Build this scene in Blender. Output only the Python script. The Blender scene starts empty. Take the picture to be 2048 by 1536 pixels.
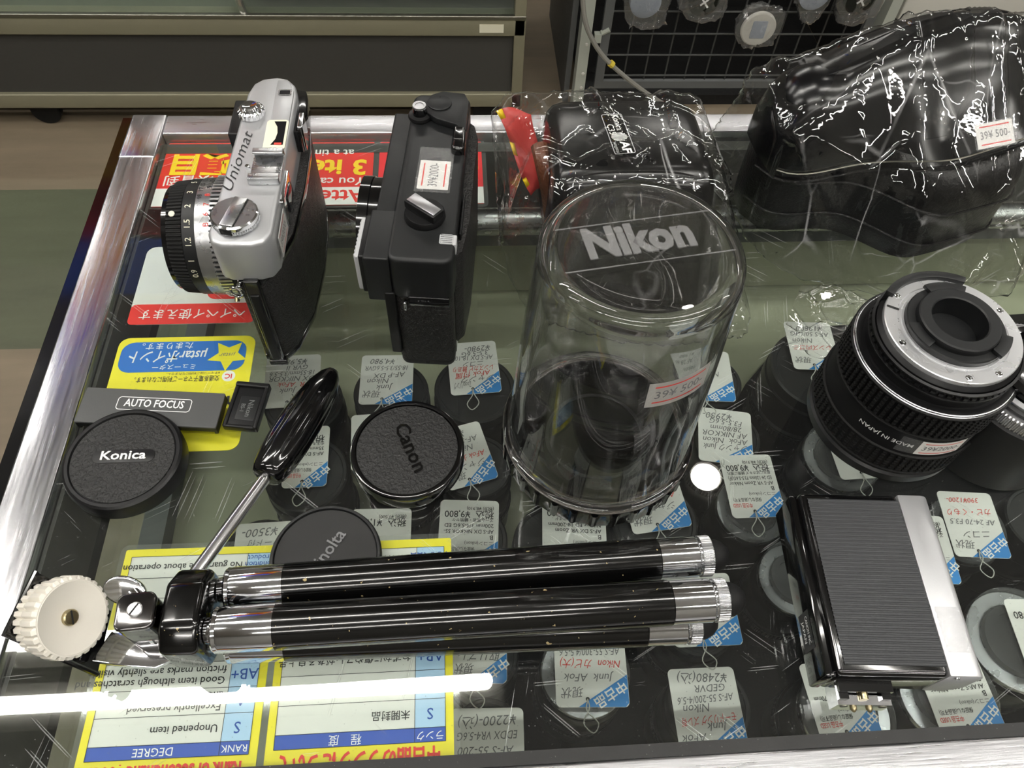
import bpy, bmesh, math, random
from mathutils import Matrix, Vector, noise
random.seed(7)
SC = bpy.context.scene
COL = SC.collection
PI = math.pi

# ------------------------------------------------------------------ camera, world, exposure
CAMZ = 0.36                                   # camera height above the glass counter top (z = 0)
ROT = Matrix(((0.99754733, -0.05809887, 0.03903651),
              (0.02610615, 0.82628211, 0.56265118),
              (-0.06494456, -0.56025209, 0.82577225)))   # world -> camera
FPX = 1540.0
cam = bpy.data.cameras.new('camera')
cam.sensor_width = 36.0
cam.lens = FPX / 2048 * 36
cam.clip_start = 0.01
cam_o = bpy.data.objects.new('camera', cam)
COL.objects.link(cam_o)
cam_o.matrix_world = Matrix.Translation((0, 0, CAMZ)) @ ROT.transposed().to_4x4()
SC.camera = cam_o
world = bpy.data.worlds.new('world')
SC.world = world
world.use_nodes = True
world.node_tree.nodes['Background'].inputs[0].default_value = (0.9, 0.95, 1.0, 1)
world.node_tree.nodes['Background'].inputs[1].default_value = 0.05
SC.view_settings.view_transform = 'Standard'
SC.view_settings.look = 'None'
SC.view_settings.gamma = 1
SC.view_settings.use_curve_mapping = False
SC.view_settings.exposure = 0.25
try:
    SC.cycles.transparent_max_bounces = 32
    SC.cycles.max_bounces = 14
    SC.cycles.transmission_bounces = 12
    SC.cycles.sample_clamp_indirect = 6
except Exception:
    pass

LAMP_POWER = 46.0


def at(u, v, z=0.0):
    """point of the plane at height z that the photograph shows at pixel (u, v)"""
    d = ROT.transposed() @ Vector(((u - 1024) / FPX, -(v - 768) / FPX, -1))
    t = (z - CAMZ) / d.z
    return Vector((d.x * t, d.y * t, z))


def on_y(u, v, y):
    d = ROT.transposed() @ Vector(((u - 1024) / FPX, -(v - 768) / FPX, -1))
    t = y / d.y
    return Vector((d.x * t, y, CAMZ + d.z * t))


# ------------------------------------------------------------------ materials
def lin(c):
    return tuple(((x / 255) / 12.92 if x / 255 <= 0.04045 else ((x / 255 + 0.055) / 1.055) ** 2.4) for x in c) + (1,)


def mat(name, col, rough=0.5, metal=0.0, bump=None, leather=None, emit=0, spec=0.5, var=0.08, coat=0, aniso=0, brush=None, speck=None):
    m = bpy.data.materials.new(name)
    m.use_nodes = True
    nt = m.node_tree
    b = nt.nodes['Principled BSDF']
    b.inputs['Base Color'].default_value = lin(col)
    b.inputs['Metallic'].default_value = metal
    b.inputs['Specular IOR Level'].default_value = spec
    b.inputs['Coat Weight'].default_value = coat
    b.inputs['Coat Roughness'].default_value = 0.05
    tc = nt.nodes.new('ShaderNodeTexCoord')
    n = nt.nodes.new('ShaderNodeTexNoise')
    n.inputs['Scale'].default_value = 120
    n.inputs['Detail'].default_value = 3
    nt.links.new(tc.outputs['Object'], n.inputs['Vector'])
    mr = nt.nodes.new('ShaderNodeMapRange')
    mr.inputs['To Min'].default_value = max(0.0, rough - var)
    mr.inputs['To Max'].default_value = min(1.0, rough + var)
    nt.links.new(n.outputs['Fac'], mr.inputs['Value'])
    nt.links.new(mr.outputs['Result'], b.inputs['Roughness'])
    if bump:
        n2 = nt.nodes.new('ShaderNodeTexNoise')
        n2.inputs['Scale'].default_value = bump[0]
        n2.inputs['Detail'].default_value = 4
        mp = nt.nodes.new('ShaderNodeMapping')
        if len(bump) > 2:
            mp.inputs['Scale'].default_value = bump[2]
        nt.links.new(tc.outputs['Object'], mp.inputs['Vector'])
        nt.links.new(mp.outputs['Vector'], n2.inputs['Vector'])
        bp = nt.nodes.new('ShaderNodeBump')
        bp.inputs['Strength'].default_value = bump[1]
        bp.inputs['Distance'].default_value = 0.0006
        nt.links.new(n2.outputs['Fac'], bp.inputs['Height'])
        nt.links.new(bp.outputs['Normal'], b.inputs['Normal'])
    if leather:
        v = nt.nodes.new('ShaderNodeTexVoronoi')
        v.feature = 'SMOOTH_F1'
        v.inputs['Scale'].default_value = leather[0]
        n3 = nt.nodes.new('ShaderNodeTexNoise')
        n3.inputs['Scale'].default_value = leather[0] * 0.7
        ad = nt.nodes.new('ShaderNodeMixRGB')
        ad.inputs['Fac'].default_value = 0.004
        nt.links.new(tc.outputs['Object'], n3.inputs['Vector'])
        nt.links.new(tc.outputs['Object'], ad.inputs['Color1'])
        nt.links.new(n3.outputs['Color'], ad.inputs['Color2'])
        nt.links.new(ad.outputs['Color'], v.inputs['Vector'])
        bp = nt.nodes.new('ShaderNodeBump')
        bp.inputs['Strength'].default_value = leather[1]
        bp.inputs['Distance'].default_value = 0.0008
        bp.invert = True
        nt.links.new(v.outputs['Distance'], bp.inputs['Height'])
        nt.links.new(bp.outputs['Normal'], b.inputs['Normal'])
    if brush:            # fine scratches that lighten the surface
        mp = nt.nodes.new('ShaderNodeMapping')
        mp.inputs['Scale'].default_value = brush[0]
        n4 = nt.nodes.new('ShaderNodeTexNoise')
        n4.inputs['Scale'].default_value = 1
        n4.inputs['Detail'].default_value = 6
        nt.links.new(tc.outputs['Object'], mp.inputs['Vector'])
        nt.links.new(mp.outputs['Vector'], n4.inputs['Vector'])
        bp = nt.nodes.new('ShaderNodeBump')
        bp.inputs['Strength'].default_value = brush[1]
        bp.inputs['Distance'].default_value = 0.0003
        nt.links.new(n4.outputs['Fac'], bp.inputs['Height'])
        nt.links.new(bp.outputs['Normal'], b.inputs['Normal'])
        mr.inputs['To Min'].default_value = max(0, rough - 0.12)
        mr.inputs['To Max'].default_value = rough + 0.15
        nt.links.new(n4.outputs['Fac'], mr.inputs['Value'])
    if speck:            # worn flecks: (scale, threshold, colour)
        n5 = nt.nodes.new('ShaderNodeTexNoise')
        n5.inputs['Scale'].default_value = speck[0]
        n5.inputs['Detail'].default_value = 2
        nt.links.new(tc.outputs['Object'], n5.inputs['Vector'])
        gt = nt.nodes.new('ShaderNodeMath')
        gt.operation = 'GREATER_THAN'
        gt.inputs[1].default_value = speck[1]
        nt.links.new(n5.outputs['Fac'], gt.inputs[0])
        mx = nt.nodes.new('ShaderNodeMixRGB')
        mx.inputs['Color1'].default_value = lin(col)
        mx.inputs['Color2'].default_value = lin(speck[2])
        nt.links.new(gt.outputs[0], mx.inputs['Fac'])
        nt.links.new(mx.outputs[0], b.inputs['Base Color'])
    if emit:
        b.inputs['Emission Color'].default_value = lin(col)
        b.inputs['Emission Strength'].default_value = emit
    return m


def clear(name, tint=(1, 1, 1), refl=1.0, rough=0.0, haze=0.0, scratch=False, ior=1.5, bump=None, painted_glints=False):
    """a clear sheet: transparent body, Fresnel reflection, a little haze and (for the counter) scratches and dust"""
    m = bpy.data.materials.new(name)
    m.use_nodes = True
    nt = m.node_tree
    nt.nodes.clear()
    out = nt.nodes.new('ShaderNodeOutputMaterial')
    tr = nt.nodes.new('ShaderNodeBsdfTransparent')
    tr.inputs['Color'].default_value = tint + (1,)
    gl = nt.nodes.new('ShaderNodeBsdfGlossy')
    gl.inputs['Roughness'].default_value = rough
    fr = nt.nodes.new('ShaderNodeFresnel')
    ge = nt.nodes.new('ShaderNodeNewGeometry')
    io = nt.nodes.new('ShaderNodeMapRange')          # same reflectance on both sides of a face
    io.inputs['To Min'].default_value = ior
    io.inputs['To Max'].default_value = 1 / ior
    nt.links.new(ge.outputs['Backfacing'], io.inputs['Value'])
    nt.links.new(io.outputs['Result'], fr.inputs['IOR'])
    mul = nt.nodes.new('ShaderNodeMath')
    mul.operation = 'MULTIPLY'
    mul.use_clamp = True
    mul.inputs[1].default_value = refl
    nt.links.new(fr.outputs[0], mul.inputs[0])
    mix = nt.nodes.new('ShaderNodeMixShader')
    nt.links.new(mul.outputs[0], mix.inputs[0])
    nt.links.new(tr.outputs[0], mix.inputs[1])
    nt.links.new(gl.outputs[0], mix.inputs[2])
    last = mix
    df = nt.nodes.new('ShaderNodeBsdfDiffuse')
    df.inputs['Color'].default_value = (0.8, 0.8, 0.8, 1)
    tc = nt.nodes.new('ShaderNodeTexCoord')
    if bump:
        n2 = nt.nodes.new('ShaderNodeTexNoise')
        n2.inputs['Scale'].default_value = bump[0]
        nt.links.new(tc.outputs['Object'], n2.inputs['Vector'])
        bp = nt.nodes.new('ShaderNodeBump')
        bp.inputs['Strength'].default_value = bump[1]
        bp.inputs['Distance'].default_value = 0.001
        nt.links.new(n2.outputs['Fac'], bp.inputs['Height'])
        nt.links.new(bp.outputs['Normal'], gl.inputs['Normal'])
    hz = nt.nodes.new('ShaderNodeMath')
    hz.operation = 'ADD'
    hz.inputs[0].default_value = haze
    hz.inputs[1].default_value = 0
    if scratch:
        prev = None
        for ang, sx, sy, th in ((0.5, 24, 1000, .79), (-0.7, 18, 900, .80), (1.35, 16, 1100, .80), (0.05, 30, 900, .80), (2.4, 20, 1000, .80)):
            mp = nt.nodes.new('ShaderNodeMapping')
            mp.vector_type = 'TEXTURE'
            mp.inputs['Rotation'].default_value = (0, 0, ang)
            mp.inputs['Location'].default_value = (ang * 3.1, ang, 0)
            mp.inputs['Scale'].default_value = (1 / sx, 1 / sy, 1)
            n = nt.nodes.new('ShaderNodeTexNoise')
            n.inputs['Scale'].default_value = 1
            n.inputs['Detail'].default_value = 0
            nt.links.new(tc.outputs['Object'], mp.inputs['Vector'])
            nt.links.new(mp.outputs['Vector'], n.inputs['Vector'])
            g = nt.nodes.new('ShaderNodeMath')
            g.operation = 'GREATER_THAN'
            g.inputs[1].default_value = th + .035
            nt.links.new(n.outputs['Fac'], g.inputs[0])
            if prev is None:
                prev = g
            else:
                a = nt.nodes.new('ShaderNodeMath')
                a.operation = 'MAXIMUM'
                nt.links.new(prev.outputs[0], a.inputs[0])
                nt.links.new(g.outputs[0], a.inputs[1])
                prev = a
        v = nt.nodes.new('ShaderNodeTexVoronoi')
        v.inputs['Scale'].default_value = 260
        nt.links.new(tc.outputs['Object'], v.inputs['Vector'])
        g = nt.nodes.new('ShaderNodeMath')
        g.operation = 'LESS_THAN'
        g.inputs[1].default_value = 0.06
        nt.links.new(v.outputs['Distance'], g.inputs[0])
        a = nt.nodes.new('ShaderNodeMath')
        a.operation = 'MAXIMUM'
        nt.links.new(prev.outputs[0], a.inputs[0])
        nt.links.new(g.outputs[0], a.inputs[1])
        s = nt.nodes.new('ShaderNodeMath')
        s.operation = 'MULTIPLY'
        s.inputs[1].default_value = 0.22
        nt.links.new(a.outputs[0], s.inputs[0])
        nt.links.new(s.outputs[0], hz.inputs[1])
    else:
        n = nt.nodes.new('ShaderNodeTexNoise')
        n.inputs['Scale'].default_value = 40
        nt.links.new(tc.outputs['Object'], n.inputs['Vector'])
        s = nt.nodes.new('ShaderNodeMath')
        s.operation = 'MULTIPLY'
        s.inputs[1].default_value = haze
        nt.links.new(n.outputs['Fac'], s.inputs[0])
        last = s
        if painted_glints:                                  # bright streaks of light on the folds, painted in as white lines
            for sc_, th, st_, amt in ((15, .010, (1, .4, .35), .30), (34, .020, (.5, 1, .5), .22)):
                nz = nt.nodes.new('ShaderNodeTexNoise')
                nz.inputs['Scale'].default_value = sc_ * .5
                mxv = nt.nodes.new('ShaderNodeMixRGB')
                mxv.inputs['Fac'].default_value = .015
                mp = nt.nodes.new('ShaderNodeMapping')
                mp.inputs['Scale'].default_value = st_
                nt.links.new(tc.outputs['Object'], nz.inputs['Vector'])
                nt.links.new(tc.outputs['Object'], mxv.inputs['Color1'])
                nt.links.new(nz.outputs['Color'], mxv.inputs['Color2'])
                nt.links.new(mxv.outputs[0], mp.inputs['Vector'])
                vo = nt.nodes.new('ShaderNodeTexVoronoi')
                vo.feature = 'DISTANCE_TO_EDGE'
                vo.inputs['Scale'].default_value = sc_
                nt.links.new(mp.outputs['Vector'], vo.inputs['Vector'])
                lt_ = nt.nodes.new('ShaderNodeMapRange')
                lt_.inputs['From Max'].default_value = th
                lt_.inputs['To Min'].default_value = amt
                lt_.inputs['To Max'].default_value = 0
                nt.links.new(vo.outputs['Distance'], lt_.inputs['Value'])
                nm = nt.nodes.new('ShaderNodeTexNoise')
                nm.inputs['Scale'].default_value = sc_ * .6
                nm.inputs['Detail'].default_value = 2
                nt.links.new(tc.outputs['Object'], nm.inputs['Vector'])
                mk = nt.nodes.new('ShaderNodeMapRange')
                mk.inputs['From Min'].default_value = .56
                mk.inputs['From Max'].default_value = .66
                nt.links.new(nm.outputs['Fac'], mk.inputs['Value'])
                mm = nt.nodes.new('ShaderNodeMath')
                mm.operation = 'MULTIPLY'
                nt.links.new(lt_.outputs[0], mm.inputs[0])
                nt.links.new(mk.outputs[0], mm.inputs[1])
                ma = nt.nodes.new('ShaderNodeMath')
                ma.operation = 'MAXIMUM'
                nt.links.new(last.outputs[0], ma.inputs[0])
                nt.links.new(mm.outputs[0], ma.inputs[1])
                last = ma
        nt.links.new(last.outputs[0], hz.inputs[1])
    mix2 = nt.nodes.new('ShaderNodeMixShader')
    nt.links.new(hz.outputs[0], mix2.inputs[0])
    nt.links.new(mix.outputs[0], mix2.inputs[1])
    nt.links.new(df.outputs[0], mix2.inputs[2])
    nt.links.new(mix2.outputs[0], out.inputs['Surface'])
    return m


M = {}
M['alu'] = mat('brushed_aluminium', (205, 205, 208), .30, 1, brush=((40, 900, 300), .25))
M['alu_side'] = mat('brushed_aluminium_lengthwise', (205, 205, 208), .22, 1, brush=((700, 30, 300), .2))
M['alu_dull'] = mat('dull_metal', (150, 148, 138), .38, 1, bump=(60, .1))
M['steel'] = mat('stained_steel', (142, 138, 117), .5, .35, bump=(25, .25))
M['chrome'] = mat('chrome', (232, 233, 236), .09, 1, var=.03)
M['chrome_satin'] = mat('satin_chrome', (190, 191, 193), .28, 1, bump=(2500, .06))
M['silver_paint'] = mat('silver_paint', (196, 197, 199), .40, .72, bump=(1500, .05))
M['blackplastic'] = mat('black_plastic', (17, 17, 18), .36, spec=.3, bump=(1800, .05))
M['blackmatte'] = mat('matte_black', (20, 21, 22), .42, spec=.4, bump=(2500, .06))
M['blackgloss'] = mat('gloss_black', (9, 9, 10), .10, coat=.5, var=.04)
M['blacklacq'] = mat('black_lacquer', (7, 7, 7), .14, coat=.4, var=.05, speck=(420, .73, (165, 148, 108)))
M['leatherette'] = mat('black_leatherette', (17, 15, 14), .45, spec=.5, leather=(900, 1.0))
M['leather'] = mat('black_leather', (11, 11, 12), .32, spec=.4, leather=(700, .35))
M['leather_sm'] = mat('smooth_black_leather', (9, 9, 11), .2, spec=.45, bump=(60, .12), var=.06)
M['capleather'] = mat('embossed_leather_cap', (38, 38, 38), .5, spec=.3, leather=(620, .9))
M['capgrey'] = mat('dark_cap_plastic', (36, 36, 36), .5, spec=.3, bump=(3000, .12))
M['gunmetal'] = mat('dark_chrome', (112, 110, 110), .1, 1, var=.05)
M['bargrey'] = mat('worn_grey_plastic', (74, 75, 75), .5, spec=.3, bump=(2500, .1))
M['wiregrey'] = mat('dull_grey_wire', (62, 63, 62), .6)
M['leafred'] = mat('faded_red_print', (196, 66, 62), .4)
M['rodmetal'] = mat('polished_rod', (236, 236, 238), .2, 1, var=.03)
M['deckgreen'] = mat('dull_green_deck', (92, 96, 80), .4, bump=(14, .1))
M['ribgrey'] = mat('ribbed_grey_plastic', (60, 61, 63), .5, spec=.3, bump=(1500, .1))
M['mountmetal'] = mat('turned_mount_metal', (226, 227, 229), .28, .72, var=.03)
M['rubber'] = mat('black_rubber', (18, 18, 18), .62, spec=.25, bump=(1500, .1))
M['brown'] = mat('brown_leather', (98, 56, 34), .35, leather=(500, .4))
M['white'] = mat('white_paper', (226, 225, 220), .5, bump=(300, .05))
M['tagwhite'] = mat('tag_card', (232, 231, 227), .55, bump=(250, .06))
M['knob'] = mat('ivory_plastic', (224, 219, 208), .35, bump=(900, .04))
M['red'] = mat('sign_red', (226, 42, 34), .45)
M['red2'] = mat('sign_crimson', (228, 32, 44), .45)
M['yellow'] = mat('sign_yellow', (240, 226, 40), .45)
M['gold'] = mat('sign_gold', (250, 214, 20), .45)
M['blue'] = mat('sign_blue', (28, 108, 196), .45)
M['navy'] = mat('header_blue', (38, 78, 176), .45)
M['paleblue'] = mat('cell_blue', (176, 208, 238), .5)
M['tagblue'] = mat('tag_blue', (40, 132, 208), .5)
M['inkblack'] = mat('black_ink', (28, 28, 30), .6)
M['inkgrey'] = mat('pencil_grey', (112, 112, 114), .7)
M['inkred'] = mat('red_ink', (214, 62, 52), .6)
M['inkblue'] = mat('blue_ink', (28, 74, 160), .6)
M['inkwhite'] = mat('white_ink', (240, 240, 238), .5)
M['cream'] = mat('cream_plate', (226, 222, 200), .4)
M['darkglass'] = mat('dark_glass', (18, 18, 22), .04, spec=.8)
M['brass'] = mat('brass_screw', (176, 164, 130), .3, 1)
M['darkpanel'] = mat('charcoal_panel', (60, 59, 56), .6, bump=(80, .05))
M['grey_metal'] = mat('grey_painted_metal', (92, 94, 94), .5, bump=(200, .05))
M['pale_metal'] = mat('pale_painted_metal', (168, 172, 162), .5, bump=(200, .05))
M['offwhite'] = mat('off_white_steel', (205, 203, 195), .5, bump=(120, .04))
M['gasket'] = mat('grey_gasket', (38, 38, 38), .4, spec=.25, bump=(500, .08), speck=(900, .74, (110, 110, 108)))
M['olive'] = mat('olive_board', (164, 166, 142), .5, bump=(9, .1))
M['blackboard'] = mat('black_felt', (10, 10, 11), .8, spec=.1, bump=(700, .2), speck=(520, .73, (80, 80, 78)))
M['string'] = mat('grey_string', (196, 196, 190), .7, bump=(2000, .2))
M['cable'] = mat('grey_cable', (134, 132, 126), .5)
M['tieyellow'] = mat('yellow_tie', (214, 190, 70), .5)
M['dark'] = mat('near_black', (7, 7, 7), .7)
M['wallwhite'] = mat('shop_wall', (120, 118, 112), .8, bump=(40, .05))
M['ceil'] = mat('ceiling_panel', (178, 178, 176), .85, bump=(60, .05))
M['lamp'] = mat('lamp_diffuser', (255, 252, 246), .5, emit=LAMP_POWER)
M['frost'] = mat('frosted_print', (176, 177, 178), .6, bump=(2000, .1))
M['bluegrey'] = mat('blue_grey_plastic', (150, 158, 170), .3)
M['glass'] = clear('counter_glass', (.94, .965, .95), 1.0, 0.0, 0.006, scratch=True)
M['shelfglass'] = clear('cabinet_glass', (.86, .92, .88), 1.0, 0.01, 0.03)
M['film'] = clear('bag_film', (.975, .975, .97), 1.7, 0.03, 0.002, bump=(160, .10), painted_glints=True)
M['frosted'] = clear('frosted_emboss', (.8, .8, .8), 1.0, .1, .085)
M['film2'] = clear('pouch_film', (.95, .95, .95), 2.6, 0.05, 0.03, painted_glints=True)
M['tape'] = clear('clear_tape', (.9, .9, .9), 1.2, 0.08, 0.05, bump=(600, .4))
M['clearcap'] = clear('clear_cap', (.9, .91, .92), 1.0, 0.05, 0.05)
M['lamination'] = clear('lamination', (.96, .97, .96), 1.0, 0.05, 0.03)


def glass_mat():
    m = bpy.data.materials.new('clear_acrylic')
    m.use_nodes = True
    nt = m.node_tree
    b = nt.nodes['Principled BSDF']
    b.inputs['Base Color'].default_value = (1, 1, 1, 1)
    b.inputs['Transmission Weight'].default_value = 1
    b.inputs['IOR'].default_value = 1.47
    n = nt.nodes.new('ShaderNodeTexNoise')
    n.inputs['Scale'].default_value = 60
    mr = nt.nodes.new('ShaderNodeMapRange')
    mr.inputs['To Min'].default_value = 0
    mr.inputs['To Max'].default_value = .03
    nt.links.new(n.outputs['Fac'], mr.inputs['Value'])
    nt.links.new(mr.outputs['Result'], b.inputs['Roughness'])
    tr = nt.nodes.new('ShaderNodeBsdfTransparent')          # part of the light passes straight through the thin wall
    tr.inputs['Color'].default_value = (.98, .985, .98, 1)
    mx = nt.nodes.new('ShaderNodeMixShader')
    mx.inputs[0].default_value = .1
    nt.links.new(b.outputs[0], mx.inputs[1])
    nt.links.new(tr.outputs[0], mx.inputs[2])
    nt.links.new(mx.outputs[0], nt.nodes['Material Output'].inputs['Surface'])
    return m


M['acrylic'] = glass_mat()


# ------------------------------------------------------------------ geometry helpers
def T(x, y, z):
    return Matrix.Translation((x, y, z))


def R(deg, ax):
    return Matrix.Rotation(math.radians(deg), 4, ax)


class MB:
    """collects shapes and links them as ONE mesh object"""
    def __init__(s):
        s.v, s.f, s.m, s.mats = [], [], [], []

    def add(s, vf, m, X=None):
        vs, fs = vf
        if m not in s.mats:
            s.mats.append(m)
        i = s.mats.index(m)
        o = len(s.v)
        s.v += [tuple(X @ Vector(p)) for p in vs] if X is not None else [tuple(p) for p in vs]
        for f in fs:
            s.f.append([k + o for k in f])
            s.m.append(i)
        return s

    def build(s, name, parent=None, loc=None, sharp=32, label=None):
        me = bpy.data.meshes.new(name)
        me.from_pydata(s.v, [], s.f)
        for m in s.mats:
            me.materials.append(M[m])
        me.polygons.foreach_set('material_index', s.m)
        bm = bmesh.new()
        bm.from_mesh(me)
        bmesh.ops.recalc_face_normals(bm, faces=bm.faces)
        bm.to_mesh(me)
        bm.free()
        me.polygons.foreach_set('use_smooth', [True] * len(me.polygons))
        me.set_sharp_from_angle(angle=math.radians(sharp))
        o = bpy.data.objects.new(name, me)
        COL.objects.link(o)
        if parent:
            o.parent = parent
        if loc:
            o.location = loc
        if label:
            o['label'] = label
        return o


def tag(o, label, cat, group=None):
    o['label'] = label
    o['category'] = cat
    if group:
        o['group'] = group
    return o


def thing(name, label, cat, loc=(0, 0, 0), rz=0, group=None):
    o = bpy.data.objects.new(name, None)
    o.empty_display_size = 0.02
    COL.objects.link(o)
    o.location = loc
    o.rotation_euler = (0, 0, math.radians(rz))
    return tag(o, label, cat, group)


def struct(name, mb):
    o = mb.build(name)
    o['kind'] = 'structure'
    return o


def box(x0, x1, y0, y1, z0, z1):
    v = [(x, y, z) for z in (z0, z1) for y in (y0, y1) for x in (x0, x1)]
    return v, [(0, 2, 3, 1), (4, 5, 7, 6), (0, 1, 5, 4), (2, 6, 7, 3), (0, 4, 6, 2), (1, 3, 7, 5)]


def quad(x0, x1, y0, y1, z=0):
    return [(x0, y0, z), (x1, y0, z), (x1, y1, z), (x0, y1, z)], [(0, 1, 2, 3)]


def loft(rings, cap0=True, cap1=True):
    n = len(rings[0])
    v = [p for r in rings for p in r]
    f = []
    for i in range(len(rings) - 1):
        for j in range(n):
            k = (j + 1) % n
            f.append((i * n + j, i * n + k, (i + 1) * n + k, (i + 1) * n + j))
    if cap0:
        f.append(tuple(range(n - 1, -1, -1)))
    if cap1:
        f.append(tuple((len(rings) - 1) * n + j for j in range(n)))
    return v, f


def lathe(prof, n=64, cap0=True, cap1=True):
    return loft([[(r * math.cos(2 * PI * j / n), r * math.sin(2 * PI * j / n), z) for j in range(n)] for r, z in prof], cap0, cap1)


def gear(prof, teeth, depth, duty=.5, n=4, cap1=True):
    """lathe whose outline carries teeth; profile entries (r, z, k) with k = how much of the tooth depth applies"""
    rings = []
    for r, z, k in prof:
        ring = []
        for t in range(teeth):
            for q in range(n):
                a = 2 * PI * (t + (q / n)) / teeth
                hi = (q / n) < duty
                rr = r if hi else r - depth * k
                ring.append((rr * math.cos(a), rr * math.sin(a), z))
        rings.append(ring)
    return loft(rings, True, cap1)


def rrect(w, d, r, n=5):
    pts = []
    r = max(r, 1e-5)
    for cx, cy, a0 in ((w / 2 - r, d / 2 - r, 0), (-w / 2 + r, d / 2 - r, 90), (-w / 2 + r, -d / 2 + r, 180), (w / 2 - r, -d / 2 + r, 270)):
        for i in range(n + 1):
            a = math.radians(a0 + 90 * i / n)
            pts.append((cx + r * math.cos(a), cy + r * math.sin(a)))
    return pts


def slab(w, d, r, z0, z1, b=0.001, b0=None, n=5, cx=0, cy=0):
    """rounded box: rounded plan, rounded top and bottom edges"""
    b0 = b if b0 is None else b0
    rings = []
    for i in range(4):
        a = PI / 2 * i / 3
        ins = b0 * (1 - math.sin(a))
        rings.append([(x + cx, y + cy, z0 + b0 * (1 - math.cos(a))) for x, y in rrect(w - 2 * ins, d - 2 * ins, r - ins, n)])
    for i in range(4):
        a = PI / 2 * i / 3
        ins = b * (1 - math.cos(a))
        rings.append([(x + cx, y + cy, z1 - b * (1 - math.sin(a))) for x, y in rrect(w - 2 * ins, d - 2 * ins, r - ins, n)])
    return loft(rings)


def prism(pts, z0, z1, b=0.0006, seg=2):
    bm = bmesh.new()
    bot = [bm.verts.new((x, y, z0)) for x, y in pts]
    f = bm.faces.new(bot)
    ex = bmesh.ops.extrude_face_region(bm, geom=[f])
    for g in ex['geom']:
        if isinstance(g, bmesh.types.BMVert):
            g.co.z = z1
    bmesh.ops.recalc_face_normals(bm, faces=bm.faces)
    if b > 0:
        ed = [e for e in bm.edges if len(e.link_faces) == 2 and e.calc_face_angle(0) > math.radians(25)]
        bmesh.ops.bevel(bm, geom=ed, offset=b, segments=seg, affect='EDGES', profile=0.5, clamp_overlap=True)
    bm.verts.index_update()
    v = [tuple(x.co) for x in bm.verts]
    fs = [tuple(x.index for x in f.verts) for f in bm.faces]
    bm.free()
    return v, fs


def tube(path, r, n=8, cap=True):
    P = [Vector(p) for p in path]
    rs = r if isinstance(r, (list, tuple)) else [r] * len(P)
    rings = []
    t0 = (P[1] - P[0]).normalized()
    up = Vector((0, 0, 1)) if abs(t0.z) < .9 else Vector((1, 0, 0))
    u = t0.cross(up).normalized()
    for i, p in enumerate(P):
        t = (P[min(i + 1, len(P) - 1)] - P[max(i - 1, 0)]).normalized()
        u = (u - t * u.dot(t)).normalized()
        w = t.cross(u)
        rings.append([tuple(p + (u * math.cos(2 * PI * j / n) + w * math.sin(2 * PI * j / n)) * rs[i]) for j in range(n)])
    return loft(rings, cap, cap)


def spline(pts, k=6):
    P = [Vector(p) for p in pts]
    P = [P[0] * 2 - P[1]] + P + [P[-1] * 2 - P[-2]]
    out = []
    for i in range(1, len(P) - 2):
        for j in range(k):
            t = j / k
            a, b, c, d = P[i - 1], P[i], P[i + 1], P[i + 2]
            out.append(0.5 * ((2 * b) + (c - a) * t + (2 * a - 5 * b + 4 * c - d) * t * t + (3 * b - a - 3 * c + d) * t ** 3))
    out.append(P[-2])
    return out


def strip(path2, w0, w1):
    """ribbon between heights/edges"""
    n = len(path2)
    v = [tuple(p) for p in w0] + [tuple(p) for p in w1]
    return v, [(i, i + 1, n + i + 1, n + i) for i in range(n - 1)]


_cache = {}


def text(s, size, align='CENTER', bold=0.0, shear=0.0, depth=0.0, width=None, va='CENTER', res=2):
    key = (s, size, align, bold, shear, depth, width, va)
    if key in _cache:
        return _cache[key]
    c = bpy.data.curves.new('lettering', 'FONT')
    c.body = s
    c.size = size
    c.align_x = align
    c.align_y = va
    c.offset = bold * size
    c.shear = shear
    c.extrude = depth
    c.resolution_u = res
    o = bpy.data.objects.new('lettering', c)
    COL.objects.link(o)
    dg = bpy.context.evaluated_depsgraph_get()
    me = o.evaluated_get(dg).to_mesh()
    v = [tuple(x.co) for x in me.vertices]
    f = [tuple(p.vertices) for p in me.polygons]
    o.evaluated_get(dg).to_mesh_clear()
    bpy.data.objects.remove(o)
    bpy.data.curves.remove(c)
    if width and v:
        x0, x1 = min(p[0] for p in v), max(p[0] for p in v)
        k = width / max(1e-6, x1 - x0)
        ref = {'CENTER': (x0 + x1) / 2, 'LEFT': x0, 'RIGHT': x1}[align]
        v = [((p[0] - ref) * k, p[1], p[2]) for p in v]
    _cache[key] = (v, f)
    return v, f


def disc(r, n=32, sx=1, sy=1):
    return [(r * sx * math.cos(2 * PI * i / n), r * sy * math.sin(2 * PI * i / n), 0) for i in range(n)], [tuple(range(n))]


def frame_line(w, d, r, t):
    """thin rounded outline (flat ring)"""
    a = rrect(w, d, r)
    b = rrect(w - 2 * t, d - 2 * t, r - t)
    n = len(a)
    v = [(x, y, 0) for x, y in a] + [(x, y, 0) for x, y in b]
    return v, [(i, (i + 1) % n, n + (i + 1) % n, n + i) for i in range(n)]


def ring_text(mb, s, size, rad, ang, x, m, bold=.0, tall=1):
    """short text lying on a ring whose axis is -x; ang measured from the top towards +y"""
    X = R(-ang, 'X') @ T(x, 0, rad) @ R(90, 'Z')
    mb.add(text(s, size, bold=bold), m, X)


# ================================================================== the room
FL = -0.92
CE = 1.78
fm = mat('floor_tiles', (120, 118, 100), .55, bump=(30, .1))
nt = fm.node_tree
bs = nt.nodes['Principled BSDF']
tc = nt.nodes.new('ShaderNodeTexCoord')
sp = nt.nodes.new('ShaderNodeSeparateXYZ')
nt.links.new(tc.outputs['Object'], sp.inputs[0])
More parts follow.
